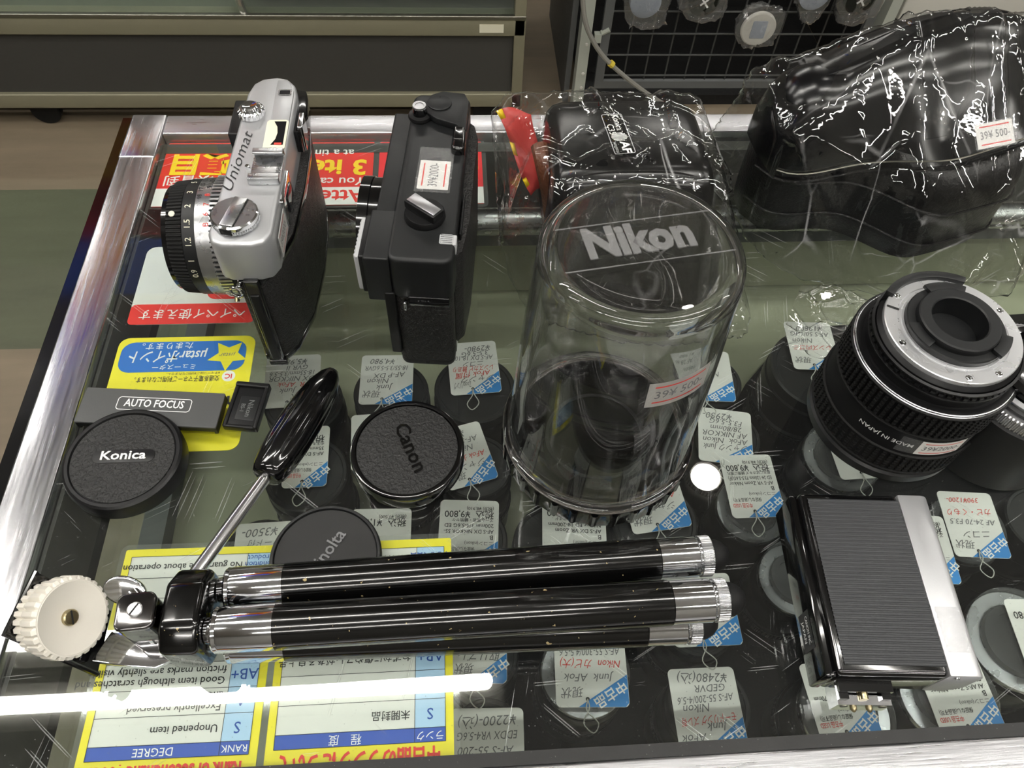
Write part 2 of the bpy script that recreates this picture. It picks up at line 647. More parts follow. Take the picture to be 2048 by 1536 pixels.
# green and tan vinyl bands across the aisle, mottled
lt = nt.nodes.new('ShaderNodeMath'); lt.operation = 'COMPARE'; lt.inputs[1].default_value = 1.22; lt.inputs[2].default_value = 0.235
nt.links.new(sp.outputs['Y'], lt.inputs[0])
no = nt.nodes.new('ShaderNodeTexNoise'); no.inputs['Scale'].default_value = 7; no.inputs['Detail'].default_value = 6
mp = nt.nodes.new('ShaderNodeMapping'); mp.inputs['Scale'].default_value = (.5, 3, 1)
nt.links.new(tc.outputs['Object'], mp.inputs[0]); nt.links.new(mp.outputs[0], no.inputs['Vector'])
mx = nt.nodes.new('ShaderNodeMixRGB'); mx.inputs[1].default_value = lin((126, 113, 94)); mx.inputs[2].default_value = lin((84, 88, 68))
nt.links.new(lt.outputs[0], mx.inputs[0])
m2 = nt.nodes.new('ShaderNodeMixRGB'); m2.blend_type = 'MULTIPLY'; m2.inputs[0].default_value = .7
cr = nt.nodes.new('ShaderNodeMapRange'); cr.inputs['To Min'].default_value = .45; cr.inputs['To Max'].default_value = 1.25
nt.links.new(no.outputs['Fac'], cr.inputs[0])
nt.links.new(mx.outputs[0], m2.inputs[1]); nt.links.new(cr.outputs[0], m2.inputs[2])
nt.links.new(m2.outputs[0], bs.inputs['Base Color'])
M['floor'] = fm
struct('floor', MB().add(box(-4, 4.4, -2.6, 4.6, FL - .05, FL), 'floor'))
struct('ceiling', MB().add(box(-4, 4.4, -2.6, 4.6, CE, CE + .05), 'ceil'))
struct('wall_back', MB().add(box(-4, 4.4, 4.6, 4.65, FL, CE), 'wallwhite'))
struct('wall_front', MB().add(box(-4, 4.4, -2.65, -2.6, FL, CE), 'wallwhite'))
struct('wall_left', MB().add(box(-4.05, -4, -2.6, 4.6, FL, CE), 'wallwhite'))
struct('wall_right', MB().add(box(4.4, 4.45, -2.6, 4.6, FL, CE), 'wallwhite'))


def tube_lamp(x0, x1, y, label, w=.042):
    t = thing('ceiling_light', label, 'ceiling light', ((x0 + x1) / 2, y, CE), 0, 'strip lights on the ceiling')
    h = (x1 - x0) / 2
    MB().add(slab(2 * h + .06, .11, .01, -.03, -.0005, .004), 'offwhite').build('housing', t)
    MB().add(slab(2 * h, w, w / 2 - .001, -.055, -.0305, .01), 'lamp').build('diffuser', t)
    return t


def down_lamp(x, y, label, r=.055):
    t = thing('ceiling_spotlight', label, 'ceiling light', (x, y, CE), 0, 'round lights on the ceiling')
    MB().add(lathe([(r + .02, -.0005), (r + .02, -.02), (r + .004, -.03), (r + .002, -.02), (r + .002, -.004)], 32, True, True), 'offwhite').build('trim_ring', t)
    MB().add(lathe([(r, -.024), (r, -.022)], 32), 'lamp').build('diffuser', t)
    return t


tube_lamp(-1.30, .06, .49, 'long strip light over the near edge of the counter')
tube_lamp(-2.3, -.90, .645, 'strip light over the aisle left of the counter')
tube_lamp(-.9, .5, 3.15, 'added unseen strip light over the aisle behind the far cabinet')  # this and the next four: unseen, added for brightness, clear of the glass reflection
tube_lamp(.9, 2.3, 3.15, 'added unseen strip light behind the wire rack')
tube_lamp(-2.9, -1.5, 1.6, 'added unseen strip light over the left end of the far cabinet')
tube_lamp(2.0, 3.4, .55, 'added unseen strip light right of the counter')
tube_lamp(2.3, 3.7, 1.9, 'added unseen strip light right of the wire rack')
tube_lamp(.25, 1.65, .20, 'strip light over the front edge, right of the others')
tube_lamp(-2.9, -1.5, -.2, 'added unseen strip light at the left behind the photographer')  # this and the next four: unseen lamps added for extra light and highlights
tube_lamp(2.3, 3.7, -.3, 'added unseen strip light at the right behind the photographer')
tube_lamp(-1.0, .4, -1.5, 'added unseen strip light far behind the photographer, left')
tube_lamp(.8, 2.2, -1.5, 'added unseen strip light far behind the photographer, right')
tube_lamp(-2.9, -1.5, 3.15, 'added unseen strip light at the far left of the shop')
tube_lamp(-1.0, .4, -.55, 'added unseen strip light behind the photographer, left')  # last pair of strips: also unseen, added to brighten the counter
tube_lamp(.8, 2.2, -.55, 'added unseen strip light behind the photographer, right')
down_lamp(.75, 1.07, 'round ceiling light mirrored beside the clear container', .045)

# ================================================================== the counter showcase everything stands on
SB = (0.18, 0.24, FL)
show = thing('glass_showcase', 'glass topped showcase counter with scratched aluminium frame', 'display counter', SB)
OFF = (-SB[0], -SB[1], -SB[2])
XL, XR, YN, YF = -.2065, .64, .0535, .464
MB().add(box(XL, XR, YN, YF, -.005, 0), 'glass').build('glass_top', show, OFF)
MB().add(slab(.0235, .43, .001, -.03, .0012, .0012, cx=-.2188, cy=.235), 'alu_side').build('side_rail', show, OFF)
MB().add(slab(.0245, .047, .0015, -.031, .0018, .0016, cx=-.2188, cy=.4625), 'alu_side').build('corner_cap', show, OFF)
MB().add(slab(.85, .0205, .001, -.03, .0012, .0012, cx=.2185, cy=.4748), 'alu').build('back_rail', show, OFF)
MB().add(slab(.84, .055, .001, -.03, .0014, .0014, cx=.22, cy=.0215), 'alu').build('front_rail', show, OFF)
MB().add(box(-.2065, XR, .049, .0545, -.02, .0004), 'gasket').build('front_gasket', show, OFF)
MB().add(box(-.238, -.2307, -.005, .4845, -.05, -.0005), 'blackgloss').build('edge_trim', show, OFF)
MB().add(box(-.232, -.229, 0, .482, FL + .06, -.05), 'shelfglass').build('side_panel', show, OFF)
MB().add(box(-.2065, -.2045, .055, .462, -.050, -.006), 'darkpanel').add(box(-.222, -.206, .055, .462, -.158, -.142), 'grey_metal').add(box(-.224, -.212, .055, .462, -.075, -.062), 'dark').build('inner_side', show, OFF)
MB().add(box(-.2045, XR, .452, .462, -.06, -.006), 'darkpanel').build('back_panel', show, OFF)
MB().add(tube([(-.2045, .449, -.072), (XR, .449, -.072)], .011, 14), 'chrome_satin').add(box(-.2045, XR, .445, .455, -.095, -.083), 'grey_metal').build('inner_rail', show, OFF)
MB().add(box(-.2045, XR, .452, .462, -.158, -.083), 'olive').build('lower_back_panel', show, OFF)
MB().add(box(-.228, XR + .02, .0, .48, -.175, -.16), 'olive').build('shelf', show, OFF)
MB().add(box(-.228, XR + .02, .0, .48, FL + .02, FL + .06), 'dark').build('plinth', show, OFF)
pl = [at(*p, -.16) for p in ((930, 1590), (940, 1290), (1010, 1180), (1075, 1000), (1400, 930), (1490, 770), (1560, 690), (1640, 655), (2200, 620), (2400, 1590))]
mx_ = [(min(p.x, .62), max(p.y, .056)) for p in pl]
o = MB().add(prism(mx_, -.1599, -.1585, 0), 'blackboard').build('felt_mat')
tag(o, 'black felt mat under the lenses in the right part of the showcase', 'mat')

# ================================================================== printed signs under the glass
ZS = -.0062


def sheet(name, label, cat, x0, x1, y0, y1, base, rz=0, margin=0.0, r=.001):
    """a laminated card turned to face the customer; its local +y points to the photographer"""
    cx, cy = (x0 + x1) / 2, (y0 + y1) / 2
    t = thing(name, label, cat, (cx, cy, ZS), 180 + rz)
    w, d = x1 - x0, y1 - y0
    b = MB()
    b.add(prism(rrect(w, d, r), -.0004, 0, 0), base)
    if margin:
        c = MB()
        c.add(prism(rrect(w + 2 * margin, d + 2 * margin, r + margin), -.0006, -.0005, 0), 'lamination')
        c.build('laminate', t)
    return t, b, w, d


Q = .00012
# red notice, left sheet
t, b, w, d = sheet('notice_card', 'red laminated notice with yellow lettering at the back, mostly behind the silver camera', 'sign', -.2035, -.0585, .3985, .4635, 'red', 0, .002)
b.add(quad(-w / 2, w / 2, d / 2 - .0175, d / 2, Q), 'inkwhite')
b.add(text('Attention', .017, 'LEFT', .02), 'red', T(-w / 2 + .004, d / 2 - .009, 2 * Q))
b.add(text('注意', .014, 'CENTER', .02), 'red', T(.03, d / 2 - .009, 2 * Q))
b.add(text('You can view', .011, 'LEFT', .012), 'inkwhite', T(-w / 2 + .005, d / 2 - .0235, 2 * Q))
b.add(text('3 items', .022, 'LEFT', .03), 'gold', T(-w / 2 + .004, d / 2 - .0385, 2 * Q))
b.add(text('at a time', .010, 'LEFT', .012), 'inkwhite', T(-w / 2 + .014, d / 2 - .0535, 2 * Q))
b.add(text('最多可以看到', .0115, 'RIGHT', .01), 'inkwhite', T(w / 2 - .003, d / 2 - .026, 2 * Q))
b.add(text('個項目', .0235, 'RIGHT', .035), 'gold', T(w / 2 - .003, d / 2 - .043, 2 * Q))
b.build('card', t)
# red notice, right sheet
t, b, w, d = sheet('notice_card', 'red laminated notice sticking out from under the black compact camera', 'sign', -.0545, .0185, .3985, .4635, 'red2', 0, .003)
b.add(quad(-w / 2, w / 2, d / 2 - .0165, d / 2, Q), 'inkwhite')
b.add(text('お願い', .015, 'LEFT', .02), 'red', T(-w / 2 + .003, d / 2 - .0085, 2 * Q))
b.add(text('一度に', .0125, 'LEFT', .012), 'inkwhite', T(-w / 2 + .003, d / 2 - .0245, 2 * Q))
b.add(text('3点まで', .019, 'LEFT', .03), 'gold', T(-w / 2 + .002, d / 2 - .042, 2 * Q))
b.add(text('です。', .013, 'RIGHT', .012), 'inkwhite', T(w / 2 - .004, d / 2 - .056, 2 * Q))
b.build('card', t)
# payment card
t, b, w, d = sheet('payment_card', 'white card with a red band of white lettering under the silver camera lens', 'sign', -.1975, -.1235, .298, .3615, 'white', 0, 0, .006)
b.add(prism([(x, y) for x, y in rrect(w, .0155, .003)], 0, Q, 0), 'red', T(0, d / 2 - .0077, 0))
b.add(text('ペイペイ使えます', .0085, 'CENTER', .005, width=.062), 'inkwhite', T(0, d / 2 - .008, 2 * Q))
b.add(prism(rrect(.024, .024, .006), 0, Q, 0), 'red', T(-.018, .001, 0))
b.add(text('P', .018, 'CENTER', .03, shear=.2), 'inkwhite', T(-.018, .001, 2 * Q))
b.build('card', t)
# points card
t, b, w, d = sheet('points_card', 'yellow and blue loyalty points card with a star under the flat cap bar', 'sign', -.1985, -.1205, .2105, .288, 'yellow', 0, 0, .006)
b.add(prism(rrect(.071, .0215, .007), 0, Q, 0), 'blue', T(.001, -d / 2 + .0142, 0))
b.add(text('µstarポイント', .0098, 'LEFT', .012, shear=.15, width=.044), 'inkwhite', T(-.0125, -d / 2 + .0135, 2 * Q))
b.add(text('ミュースター', .0042, 'LEFT', .004), 'inkwhite', T(-.008, -d / 2 + .0215, 2 * Q))
b.add(text('たまります。', .0055, 'LEFT', .004), 'inkwhite', T(-.004, -d / 2 + .0062, 2 * Q))
st = []
for i in range(10):
    a = PI / 2 + i * PI / 5
    rr = .0112 if i % 2 == 0 else .0055
    st.append((rr * math.cos(a) * 1.05, rr * math.sin(a), 0))
b.add((st, [tuple(range(10))]), 'yellow', T(-.0245, -d / 2 + .0142, 2 * Q))
b.add(text('µstar', .0042, 'CENTER', 0, shear=.3), 'inkgrey', T(-.0245, -d / 2 + .0140, 3 * Q))
b.add(disc(.0037), 'inkwhite', T(-.027, -d / 2 + .0290, Q))
b.add(text('IC', .0045, 'CENTER', .02), 'red', T(-.027, -d / 2 + .0290, 2 * Q))
b.add(text('交通系電子マネーご利用になれます。', .0044, 'LEFT', .006, width=.047), 'inkblack', T(-.022, -d / 2 + .0300, 2 * Q))
b.add(text('※チャージはご利用になれません。', .002, 'LEFT'), 'inkblack', T(-.022, -d / 2 + .0265, 2 * Q))
b.add(text('ma', .012, 'LEFT', .02), 'inkblack', T(-w / 2 + .002, -d / 2 + .0465, 2 * Q))
b.build('card', t)


def rank(label, x0, x1, y0, y1, ys, colw, head, title, rows, rz=0, font=.0062, tsize=.0078):
    t, b, w, d = sheet('rank_sheet', label, 'sign', x0, x1, y0, y1, 'yellow', rz, .0028)
    cy = (y0 + y1) / 2
    L = [-(y - cy) for y in ys]           # local lines, from the photographer's far side to the title
    bw = .0036
    xa, xb = -w / 2 + bw, w / 2 - bw
    b.add(quad(xa, xb, L[0], L[-2], Q), 'white')
    b.add(quad(xa, xa + colw, L[0], L[-2], 2 * Q), 'paleblue')
    b.add(quad(xa, xb, L[-2], L[-1], 2 * Q), 'navy')
    for l in L:
        b.add(quad(xa, xb, l - .00012, l + .00012, 3 * Q), 'inkblack')
    for x in (xa, xa + colw, xb):
        b.add(quad(x - .00012, x + .00012, L[0], L[-1], 3 * Q), 'inkblack')
    for i, (k, s) in enumerate(rows):
        y = (L[i] + L[i + 1]) / 2
        hgt = L[i + 1] - L[i]
        ks = k.split('|')
        for q, kk in enumerate(ks):
            b.add(text(kk, (.0068 if len(ks) == 1 and len(kk) < 4 else .0038), 'CENTER', .004), 'inkblue', T(xa + colw / 2, y + ((len(ks) - 1) / 2 - q) * .0034, 3 * Q))
        ss = s.split('|')
        for q, kk in enumerate(ss):
            b.add(text(kk, font if len(ss) == 1 else .0047, 'LEFT', .008), 'inkblack', T(xa + colw + .002, y + ((len(ss) - 1) / 2 - q) * .0047, 3 * Q))
    y = (L[-1] + L[-2]) / 2
    b.add(text(head[0], .0042, 'CENTER'), 'inkwhite', T(xa + colw / 2, y, 3 * Q))
    b.add(text(head[1], .0048, 'CENTER'), 'inkwhite', T(xa + colw + (xb - xa - colw) * .5, y, 3 * Q))
    b.add(text(title, tsize, 'CENTER', .035, width=(w - .012)), 'red', T(0, L[-1] + .0052, 3 * Q))
    b.build('card', t)
    return t


YR = (.1515, .1405, .1305, .1205, .1105, .1, .0885, .0775, .066, .0605)
rank('yellow bordered English rank table of secondhand goods under the tripod head', -.167, -.0915, .0505, .1555, YR, .0125, ('RANK', 'DEGREE'), 'Rank of secondhand goods',
     [('Present|condition|product', 'No guarantee about operation'), ('', 'Missing parts and '), ('', ''), ('', ''), ('', 'Rel'),
      ('AB+', 'Good item although scratches and|friction marks are slightly visible'), ('A', 'Excellently preserved|and friction marks'), ('S', 'Unopened item')], -.4, .0046, .0085)
YR = (.151, .1405, .1305, .121, .1125, .1045, .0915, .079, .067, .0612)
rank('yellow bordered Japanese rank table under the middle of the tripod legs', -.0885, -.0075, .0505, .1555, YR, .0135, ('ランク', '程　度'), '中古品のランクについて',
     [('現状品', '動作保証無'), ('', ''), ('', ''), ('', ''), ('', ''), ('AB+', 'わずかに傷やスレがある良上品'), ('A', '傷やスレが目立ちにくい美品'), ('S', '未開封品')], 0, .0043, .0088)

# ================================================================== second-hand lenses on the shelf in the showcase
ZT = -.082


def shelf_lens(label, px, r, kind, h=.0, rz=0):
    c = at(px[0], px[1], ZT)
    t = thing('camera_lens', label, 'lens', (c.x, c.y, -.1596 if c.x < -.0 else -.1582), rz, 'secondhand lenses on the showcase shelf')
    H = ZT - t.location.z - .001 - h
    MB().add(lathe([(r * .94, 0.0), (r * .97, .002), (r * .97, .02), (r, .022), (r, H * .45), (r * .95, H * .47), (r * .95, H * .7), (r * .99, H * .72), (r * .99, H - .012), (r * .95, H - .010)], 48), 'blackplastic').build('barrel', t)
    MB().add(gear([(r * 1.012, .026, 0), (r * 1.02, .027, 1), (r * 1.02, H * .42, 1), (r * 1.012, H * .43, 0)], 60, .0008), 'rubber').build('grip_ring', t)
    if kind == 'cap':
        MB().add(lathe([(r * .97, H - .0099), (r * .97, H - .001), (r * .93, H), (r * .86, H), (r * .84, H - .001), (r * .0 + .001, H - .001)], 48), 'blackmatte').build('cap', t)
    else:
        MB().add(lathe([(r * .93, H - .0099), (r * .93, H - .007), (r * .92, H - .0065), (r * .68, H - .0065), (r * .66, H - .012), (.002, H - .012)], 48), 'chrome_satin').build('mount', t)
        MB().add(lathe([(r * .66, H - .0064), (r * .64, H - .003), (r * .5, H - .003), (r * .48, H - .010), (.002, H - .010)], 40), 'dark').build('rear_tube', t)
        MB().add(lathe([(r * .95, H - .0063), (r * .96, H - .001), (r * .92, H), (.002, H)], 48, False, True), 'clearcap').build('clear_rear_cap', t)
    return t


LENSES = [
    ('black lens under the tag tucked below the grip tip', (606, 800), .0275, 'cap'),
    ('black lens below the gap between the two standing cameras', (782, 782), .0265, 'cap'),
    ('black lens between the compact camera and the clear container', (950, 775), .029, 'cap'),
    ('black lens under the thick end of the pan handle grip', (612, 945), .029, 'cap'),
    ('black lens hidden under the leather cap with pressed lettering', (800, 930), .0285, 'cap'),
    ('black lens just left of the clear container base', (952, 930), .0265, 'cap'),
    ('black lens under the smooth round cap beside the tripod', (740, 1090), .025, 'cap'),
    ('black lens above the tripod under the printed ¥9,800 tag', (935, 1078), .0275, 'cap'),
    ('black lens beside the chrome rod of the pan handle', (520, 1110), .0245, 'cap'),
    ('black lens under the front rib of the clear container base', (1110, 1085), .0265, 'cap'),
    ('black lens seen through the bottom of the clear container', (1140, 860), .028, 'cap'),
    ('black lens under the right rim of the clear container base', (1310, 1040), .028, 'cap'),
    ('black lens right of the clear container, under the half hidden tag', (1420, 760), .0235, 'cap'),
    ('black lens under the handwritten ¥2980 tag', (1460, 872), .0215, 'cap'),
    ('chrome mount lens under the printed 24-120 tag', (1510, 1010), .0255, 'mount'),
    ('big black lens under the wrapped ¥19800 tag', (1640, 735), .036, 'cap'),
    ('chrome mount lens showing left of the upright zoom lens', (1690, 905), .027, 'mount'),
    ('chrome mount lens peeking out left of the flash unit', (1600, 1150), .029, 'mount'),
    ('clear capped lens under the tag right of the flash unit', (1940, 1050), .030, 'mount'),
    ('chrome mount lens under the flash unit foot', (1700, 1420), .027, 'mount'),
    ('chrome mount lens at the lower right below the silver strip', (1905, 1385), .028, 'mount'),
    ('large ribbed chrome mount lens at the right edge', (2050, 1275), .034, 'mount'),
    ('chrome mount lens below the tripod under the handwritten tag', (1172, 1340), .026, 'mount'),
    ('black lens under the handwritten ¥2480 tag', (1420, 1410), .030, 'cap'),
    ('black lens right of the Japanese rank table under the ¥2200 tag', (975, 1475), .026, 'cap'),
    ('black lens under the red pencilled tag below the tripod legs', (965, 1310), .0245, 'cap'),
    ('black lens below the rubber feet of the tripod', (1395, 1235), .025, 'cap'),
    ('black lens at the right edge above the large ribbed lens', (2090, 1040), .03, 'cap'),
]
pos = [at(*l[1], ZT) for l in LENSES]
rad = [l[2] for l in LENSES]
for it in range(40):
    for i in range(len(pos)):
        for j in range(i + 1, len(pos)):
            dd = (pos[i] - pos[j]).length - 1.025 * (rad[i] + rad[j])
            if dd < 0:
                if rad[i] > rad[j]:
                    rad[i] += dd * .5
                else:
                    rad[j] += dd * .5
for (lab, px, r, kind), rr in zip(LENSES, rad):
    shelf_lens(lab, px, max(rr, .012), kind, rz=random.uniform(0, 90))


# ------------------------------------------------------------------ price tags on those lenses
def price_tag(label, TL, TR, h, lines, style='hand', corner=True, z=0, flip=0):
    a, c = at(*TL, ZT), at(*TR, ZT)
    w = (c - a).length
    ang = math.degrees(math.atan2(c.y - a.y, c.x - a.x))
    u = (c - a).normalized()
    dn = Vector((u.y, -u.x, 0))
    ctr = (a + c) / 2 + dn * h / 2
    t = thing('price_tag', label, 'price tag', (ctr.x, ctr.y, ZT + .0012 + z), ang + 180, 'used lens tags in the showcase')
    b = MB()
    b.add(prism(rrect(w, h, .0028), -.0004, 0, 0), 'tagwhite')
    if corner:
        k1, k2 = w * .70, h * .40
        b.add(([(-w / 2 + .0002, h / 2 - k2, Q), (-w / 2 + k1, h / 2 - .0001, Q), (-w / 2 + .0022, h / 2 - .0001, Q), (-w / 2 + .0002, h / 2 - .0022, Q)], [(0, 1, 2, 3)]), 'tagblue')
        an = math.degrees(math.atan2(k2, k1))
        b.add(text('中古品', .0068, 'CENTER', .02), 'inkwhite', T(-w / 2 + k1 * .36, h / 2 - k2 * .40, 2 * Q) @ R(an, 'Z'))
    b.add(disc(.0011, 12), 'inkblack', T(-.002 + w * .12, h / 2 - .0042, 2 * Q))
    n = len(lines)
    top = h / 2 - .0085
    step = (h - .014) / max(1, n - 1)
    for i, (s, col, size) in enumerate(lines):
        y = top - i * step
        x0 = -w / 2 + .003
        if i == 0 and corner:
            x0 = w * .08
            wd = w / 2 - x0 - .002
        else:
            wd = w - .006
        if corner and i == 1 and style == 'print':
            x0, wd = -.004, w / 2 + .001
        vf = text(s, size, 'LEFT', .0 if style == 'hand' else .008, shear=.25 if style == 'hand' else 0)
        if vf[0]:
            ww = max(p[0] for p in vf[0])
            k = min(1, wd / ww)
            X = T(x0 + (random.uniform(0, max(0, wd - ww * k)) if style == 'hand' else 0), y, 2 * Q) @ (R(random.uniform(-2, 4), 'Z') if style == 'hand' else R(0, 'Z')) @ Matrix.Diagonal((k, 1, 1, 1))
            b.add(vf, col, X)
    b.build('card', t)
    px = -.002 + w * .12
    sd = random.choice((-1, 1))
    pts = spline([(px, h / 2 - .0042, .0006), (px + .001, h / 2 + .002, .0012), (px + sd * .005, h / 2 + .008, .0004), (px + sd * .002, h / 2 + .013, .0005), (px - sd * .003, h / 2 + .008, .0006), (px - .0004, h / 2 + .001, .0014), (px, h / 2 - .0038, .0006)], 4)
    MB().add(tube(pts, .00035, 5), 'string').build('tie_string', t)
    return t


G, RD, BK = 'inkgrey', 'inkred', 'inkblack'


def hand(top, junk, *rest):
    return [(top, G, .0062)] + [(junk, G, .006)] + [(s, c, z) for s, c, z in rest]


def printed(grade, m1, m2, note, price, net):
    return [('中古品 USED', RD, .0036), ('保証なし(返品不可)', BK, .003), ('ニコン(nikon)', G, .003), (grade, BK, .0042), (m1, BK, .0036), (m2, BK, .0036), (note, BK, .0026), ('税込  ' + price, BK, .0062), (net, BK, .003)]


H = .043
price_tag('handwritten tag below the silver camera, its blue corner hidden by the black grip', (535, 716), (643, 710), H, hand('現状', 'Junk', ('R  AFok', RD, .0055), ('DX NIKKOR', G, .0058), ('18-55mm/3.5-5.6', G, .0056), ('GVR II', G, .0055), ('¥5,980', G, .0065)), corner=False)
price_tag('handwritten tag with blue corner between the two standing cameras', (725, 713), (828, 712), .041, hand('現状', 'Junk', ('Nikon', G, .006), ('AF-P DX', G, .0058), ('18-55/3.5-5.6GVR', G, .0055), ('¥4,980', G, .0062)))
price_tag('handwritten tag at the foot of the black compact camera, right side', (893, 690), (990, 683), .0445, hand('Zoomリング', 'ジャンク', ('AFok 付属', RD, .0055), ('レンズカビ 難あり', RD, .0052), ('ニコン', G, .005), ('AF-S DX 18-105', G, .0056), ('3.5-5.6G', G, .0056), ('¥2980-', G, .0065)))
price_tag('printed tag with blue corner sticking out right of the black grip', (575, 857), (661, 853), .0445, printed('', 'AF-S DX N', '35mm F1.8', '中玉キズ レンズ前', '', ''), 'print')
price_tag('blank white tag mostly hidden left behind the pressed leather cap', (703, 833), (800, 826), .042, [('', G, .005)], corner=False)
price_tag('handwritten tag sticking out right of the pressed leather cap', (862, 868), (957, 843), .0445, hand('現状', 'ジャンク', ('AFok 光学系', RD, .0055), ('Nikon', G, .006), ('AF-S DX', G, .0058), ('¥', G, .008)))
price_tag('printed ¥1,980 tag between the smooth cap and the yellow table', (705, 1020), (824, 1018), .042, printed('', '', '', '', '¥1,980', '(税別 ¥1,800)'), 'print', corner=False)
price_tag('printed ¥9,800 tag just above the tripod legs', (882, 1002), (998, 1005), .0445, printed('B', 'AF-S DX NIKKOR 55-', '200mm 1/4-5.6G ED', 'ズーム異音・鏡筒ヤケ', '¥9,800', '(税別 ¥8,910)'), 'print', z=.0008)
price_tag('handwritten ¥3500 tag behind the chrome rod of the pan handle', (475, 1050), (590, 1043), .042, hand('', '', ('', G, .005), ('フード付', G, .005), ('¥3500-', G, .0075)), corner=False)
price_tag('printed tag under the front of the clear container', (1084, 1000), (1208, 1004), .0445, printed('B', 'AF-S DX VR Zoom', 'Nikkor ED 18-200mm', '中玉ホコリ・ヘリコイド', '¥29,800', ''), 'print', z=.0004)
price_tag('tag whose blue corner shows right under the clear container base', (1232, 948), (1345, 932), .043, hand('現状', 'ジャンク', ('AFok', RD, .0055), ('Nikon', G, .006), ('¥3,980', G, .0062)))
price_tag('handwritten tag half behind the right wall of the clear container', (1355, 702), (1455, 706), .043, hand('現状', '', ('Nikon', G, .006), ('AF 28-80', G, .0056), ('¥1,980', G, .006)))
price_tag('handwritten ¥2980 tag right of the clear container', (1395, 815), (1500, 828), .042, hand('', 'ジャンク Junk', ('AFok  Nikon', G, .0058), ('AF NIKKOR', G, .0058), ('28/80mm', G, .0056), ('F3.5-5.6G', G, .0056), ('¥2980-', G, .007)))
price_tag('printed ¥9,800 tag beside the mirrored round light', (1435, 915), (1537, 912), .0445, printed('B', 'AF-S VR Zoom Nikkor', 'ED 24-120mm F3.5-5.6G(IF)', '前玉に拭きキズ 鏡筒に擦れ', '¥9,800', '(税別 ¥8,910)'), 'print', z=.0012)
price_tag('handwritten ¥19800 tag left of the upright zoom lens', (1565, 645), (1657, 648), .0435, hand('現状', '', ('レンズ内ゴミ', RD, .0052), ('Nikon', G, .006), ('AF-S 50/1.4G', G, .0056), ('¥19800', G, .0065)))
price_tag('white tag sticking out under the lower left of the upright zoom lens', (1640, 850), (1735, 845), .043, [('', G, .005)], z=.001, corner=False)
price_tag('curled tag with a red lined sticker right of the flash unit', (1868, 985), (1975, 990), .0445, hand('現状', 'ニコン', ('AF 24-70 F3.5', G, .0052), ('カビ・くもり', RD, .0052), ('390¥1200-', RD, .0048)), z=.0012)
price_tag('tag just showing behind the silver strip of the flash unit', (1790, 1030), (1882, 1035), .0445, printed('', '', '', 'ズーム異音', '', '(税別)'), 'print', z=.0004)
price_tag('printed ¥5,980 tag cut off by the right edge', (2003, 1199), (2125, 1201), .046, printed('', 'Tamron', 'AF 18-270', '', '¥5,980', '(税別 ¥8,164)'), 'print')
price_tag('printed 24-70 tag under the foot of the flash unit', (1595, 1330), (1712, 1318), .041, printed('C', 'AF-S NIKKOR 24-70mm', 'F2.8G ED', '光学系異常', '¥39,800', '(税別)'), 'print')
price_tag('printed 17-35 tag at the lower right corner', (1820, 1308), (1942, 1296), .0445, printed('B', 'AI AF-S Zoom Nikkor', 'ED 17-35mm F2.8D(IF)', '', '', ''), 'print')
price_tag('handwritten 55-300 tag just below the tripod legs', (1106, 1258), (1245, 1258), .0425, hand('現状', 'Junk  AFok', ('Nikon  カビ(大)', RD, .0058), ('AF-S 55-300/4.5-5.6', G, .0056), ('GEDVR', G, .0056)))
price_tag('handwritten ¥2480 tag at the front edge below the tripod feet', (1333, 1340), (1464, 1334), .044, hand('AFok', 'Junk', ('モードリング ズレ有', RD, .0052), ('Nikon', G, .006), ('AF-S 55-200/4-5.6', G, .0054), ('GEDVR', G, .0055), ('¥2480(込)', G, .0068)))
price_tag('handwritten ¥2200 tag right of the Japanese rank table', (903, 1418), (1046, 1416), .044, hand('', '', ('AF-S 55-200', G, .0058), ('EDDX VR4-5.6G', G, .0058), ('¥2200-(込)', G, .007)), corner=False)
price_tag('red pencilled tag with blue corner beside the Japanese rank table', (905, 1222), (1013, 1222), .0405, hand('現状', '取リズレ', ('動作ok レンズ', RD, .0056), ('鏡リズレ カビ', RD, .0056), ('', G, .005)))
price_tag('tag with blue corner under the feet of the tripod', (1325, 1152), (1455, 1147), .0425, hand('現状', '', ('AFok', RD, .0055), ('Nikon', G, .0055)))
price_tag('tag whose blue corner peeks out right of the upright zoom lens base', (1845, 800), (1940, 790), .042, hand('', ''), z=.0005)


# ================================================================== things standing on the counter
def sticker(parent, s, w, h, X, name='price_sticker', tape=None):
    b = MB()
    b.add(prism(rrect(w, h, .0006), 0, .00012, 0), 'white', X)
    b.add(quad(-w * .40, w * .40, h * .33, h * .33 + .0007, .0002), 'inkred', X)
    b.add(quad(-w * .40, w * .40, -h * .33 - .0007, -h * .33, .0002), 'inkred', X)
    vf = text(s, h * .44, 'CENTER', .0)
    b.add(text(s, h * .44, 'CENTER', .004, width=w * .80), 'inkgrey', X @ T(0, 0, .0002))
    if tape:
        tw, th, dx, dy = tape
        n = 14
        pts = [(-tw / 2, -th / 2 + th * i / n) for i in range(n + 1)]
        zig = [(-tw / 2 - (.0006 if i % 2 else 0), -th / 2 + th * i / n) for i in range(n + 1)]
        zag = [(tw / 2 + (.0006 if i % 2 else 0), th / 2 - th * i / n) for i in range(n + 1)]
        b.add(([(x + dx, y + dy, .0003) for x, y in zig + zag], [tuple(range(2 * n + 2))]), 'tape', X)
    return b.build(name, parent)


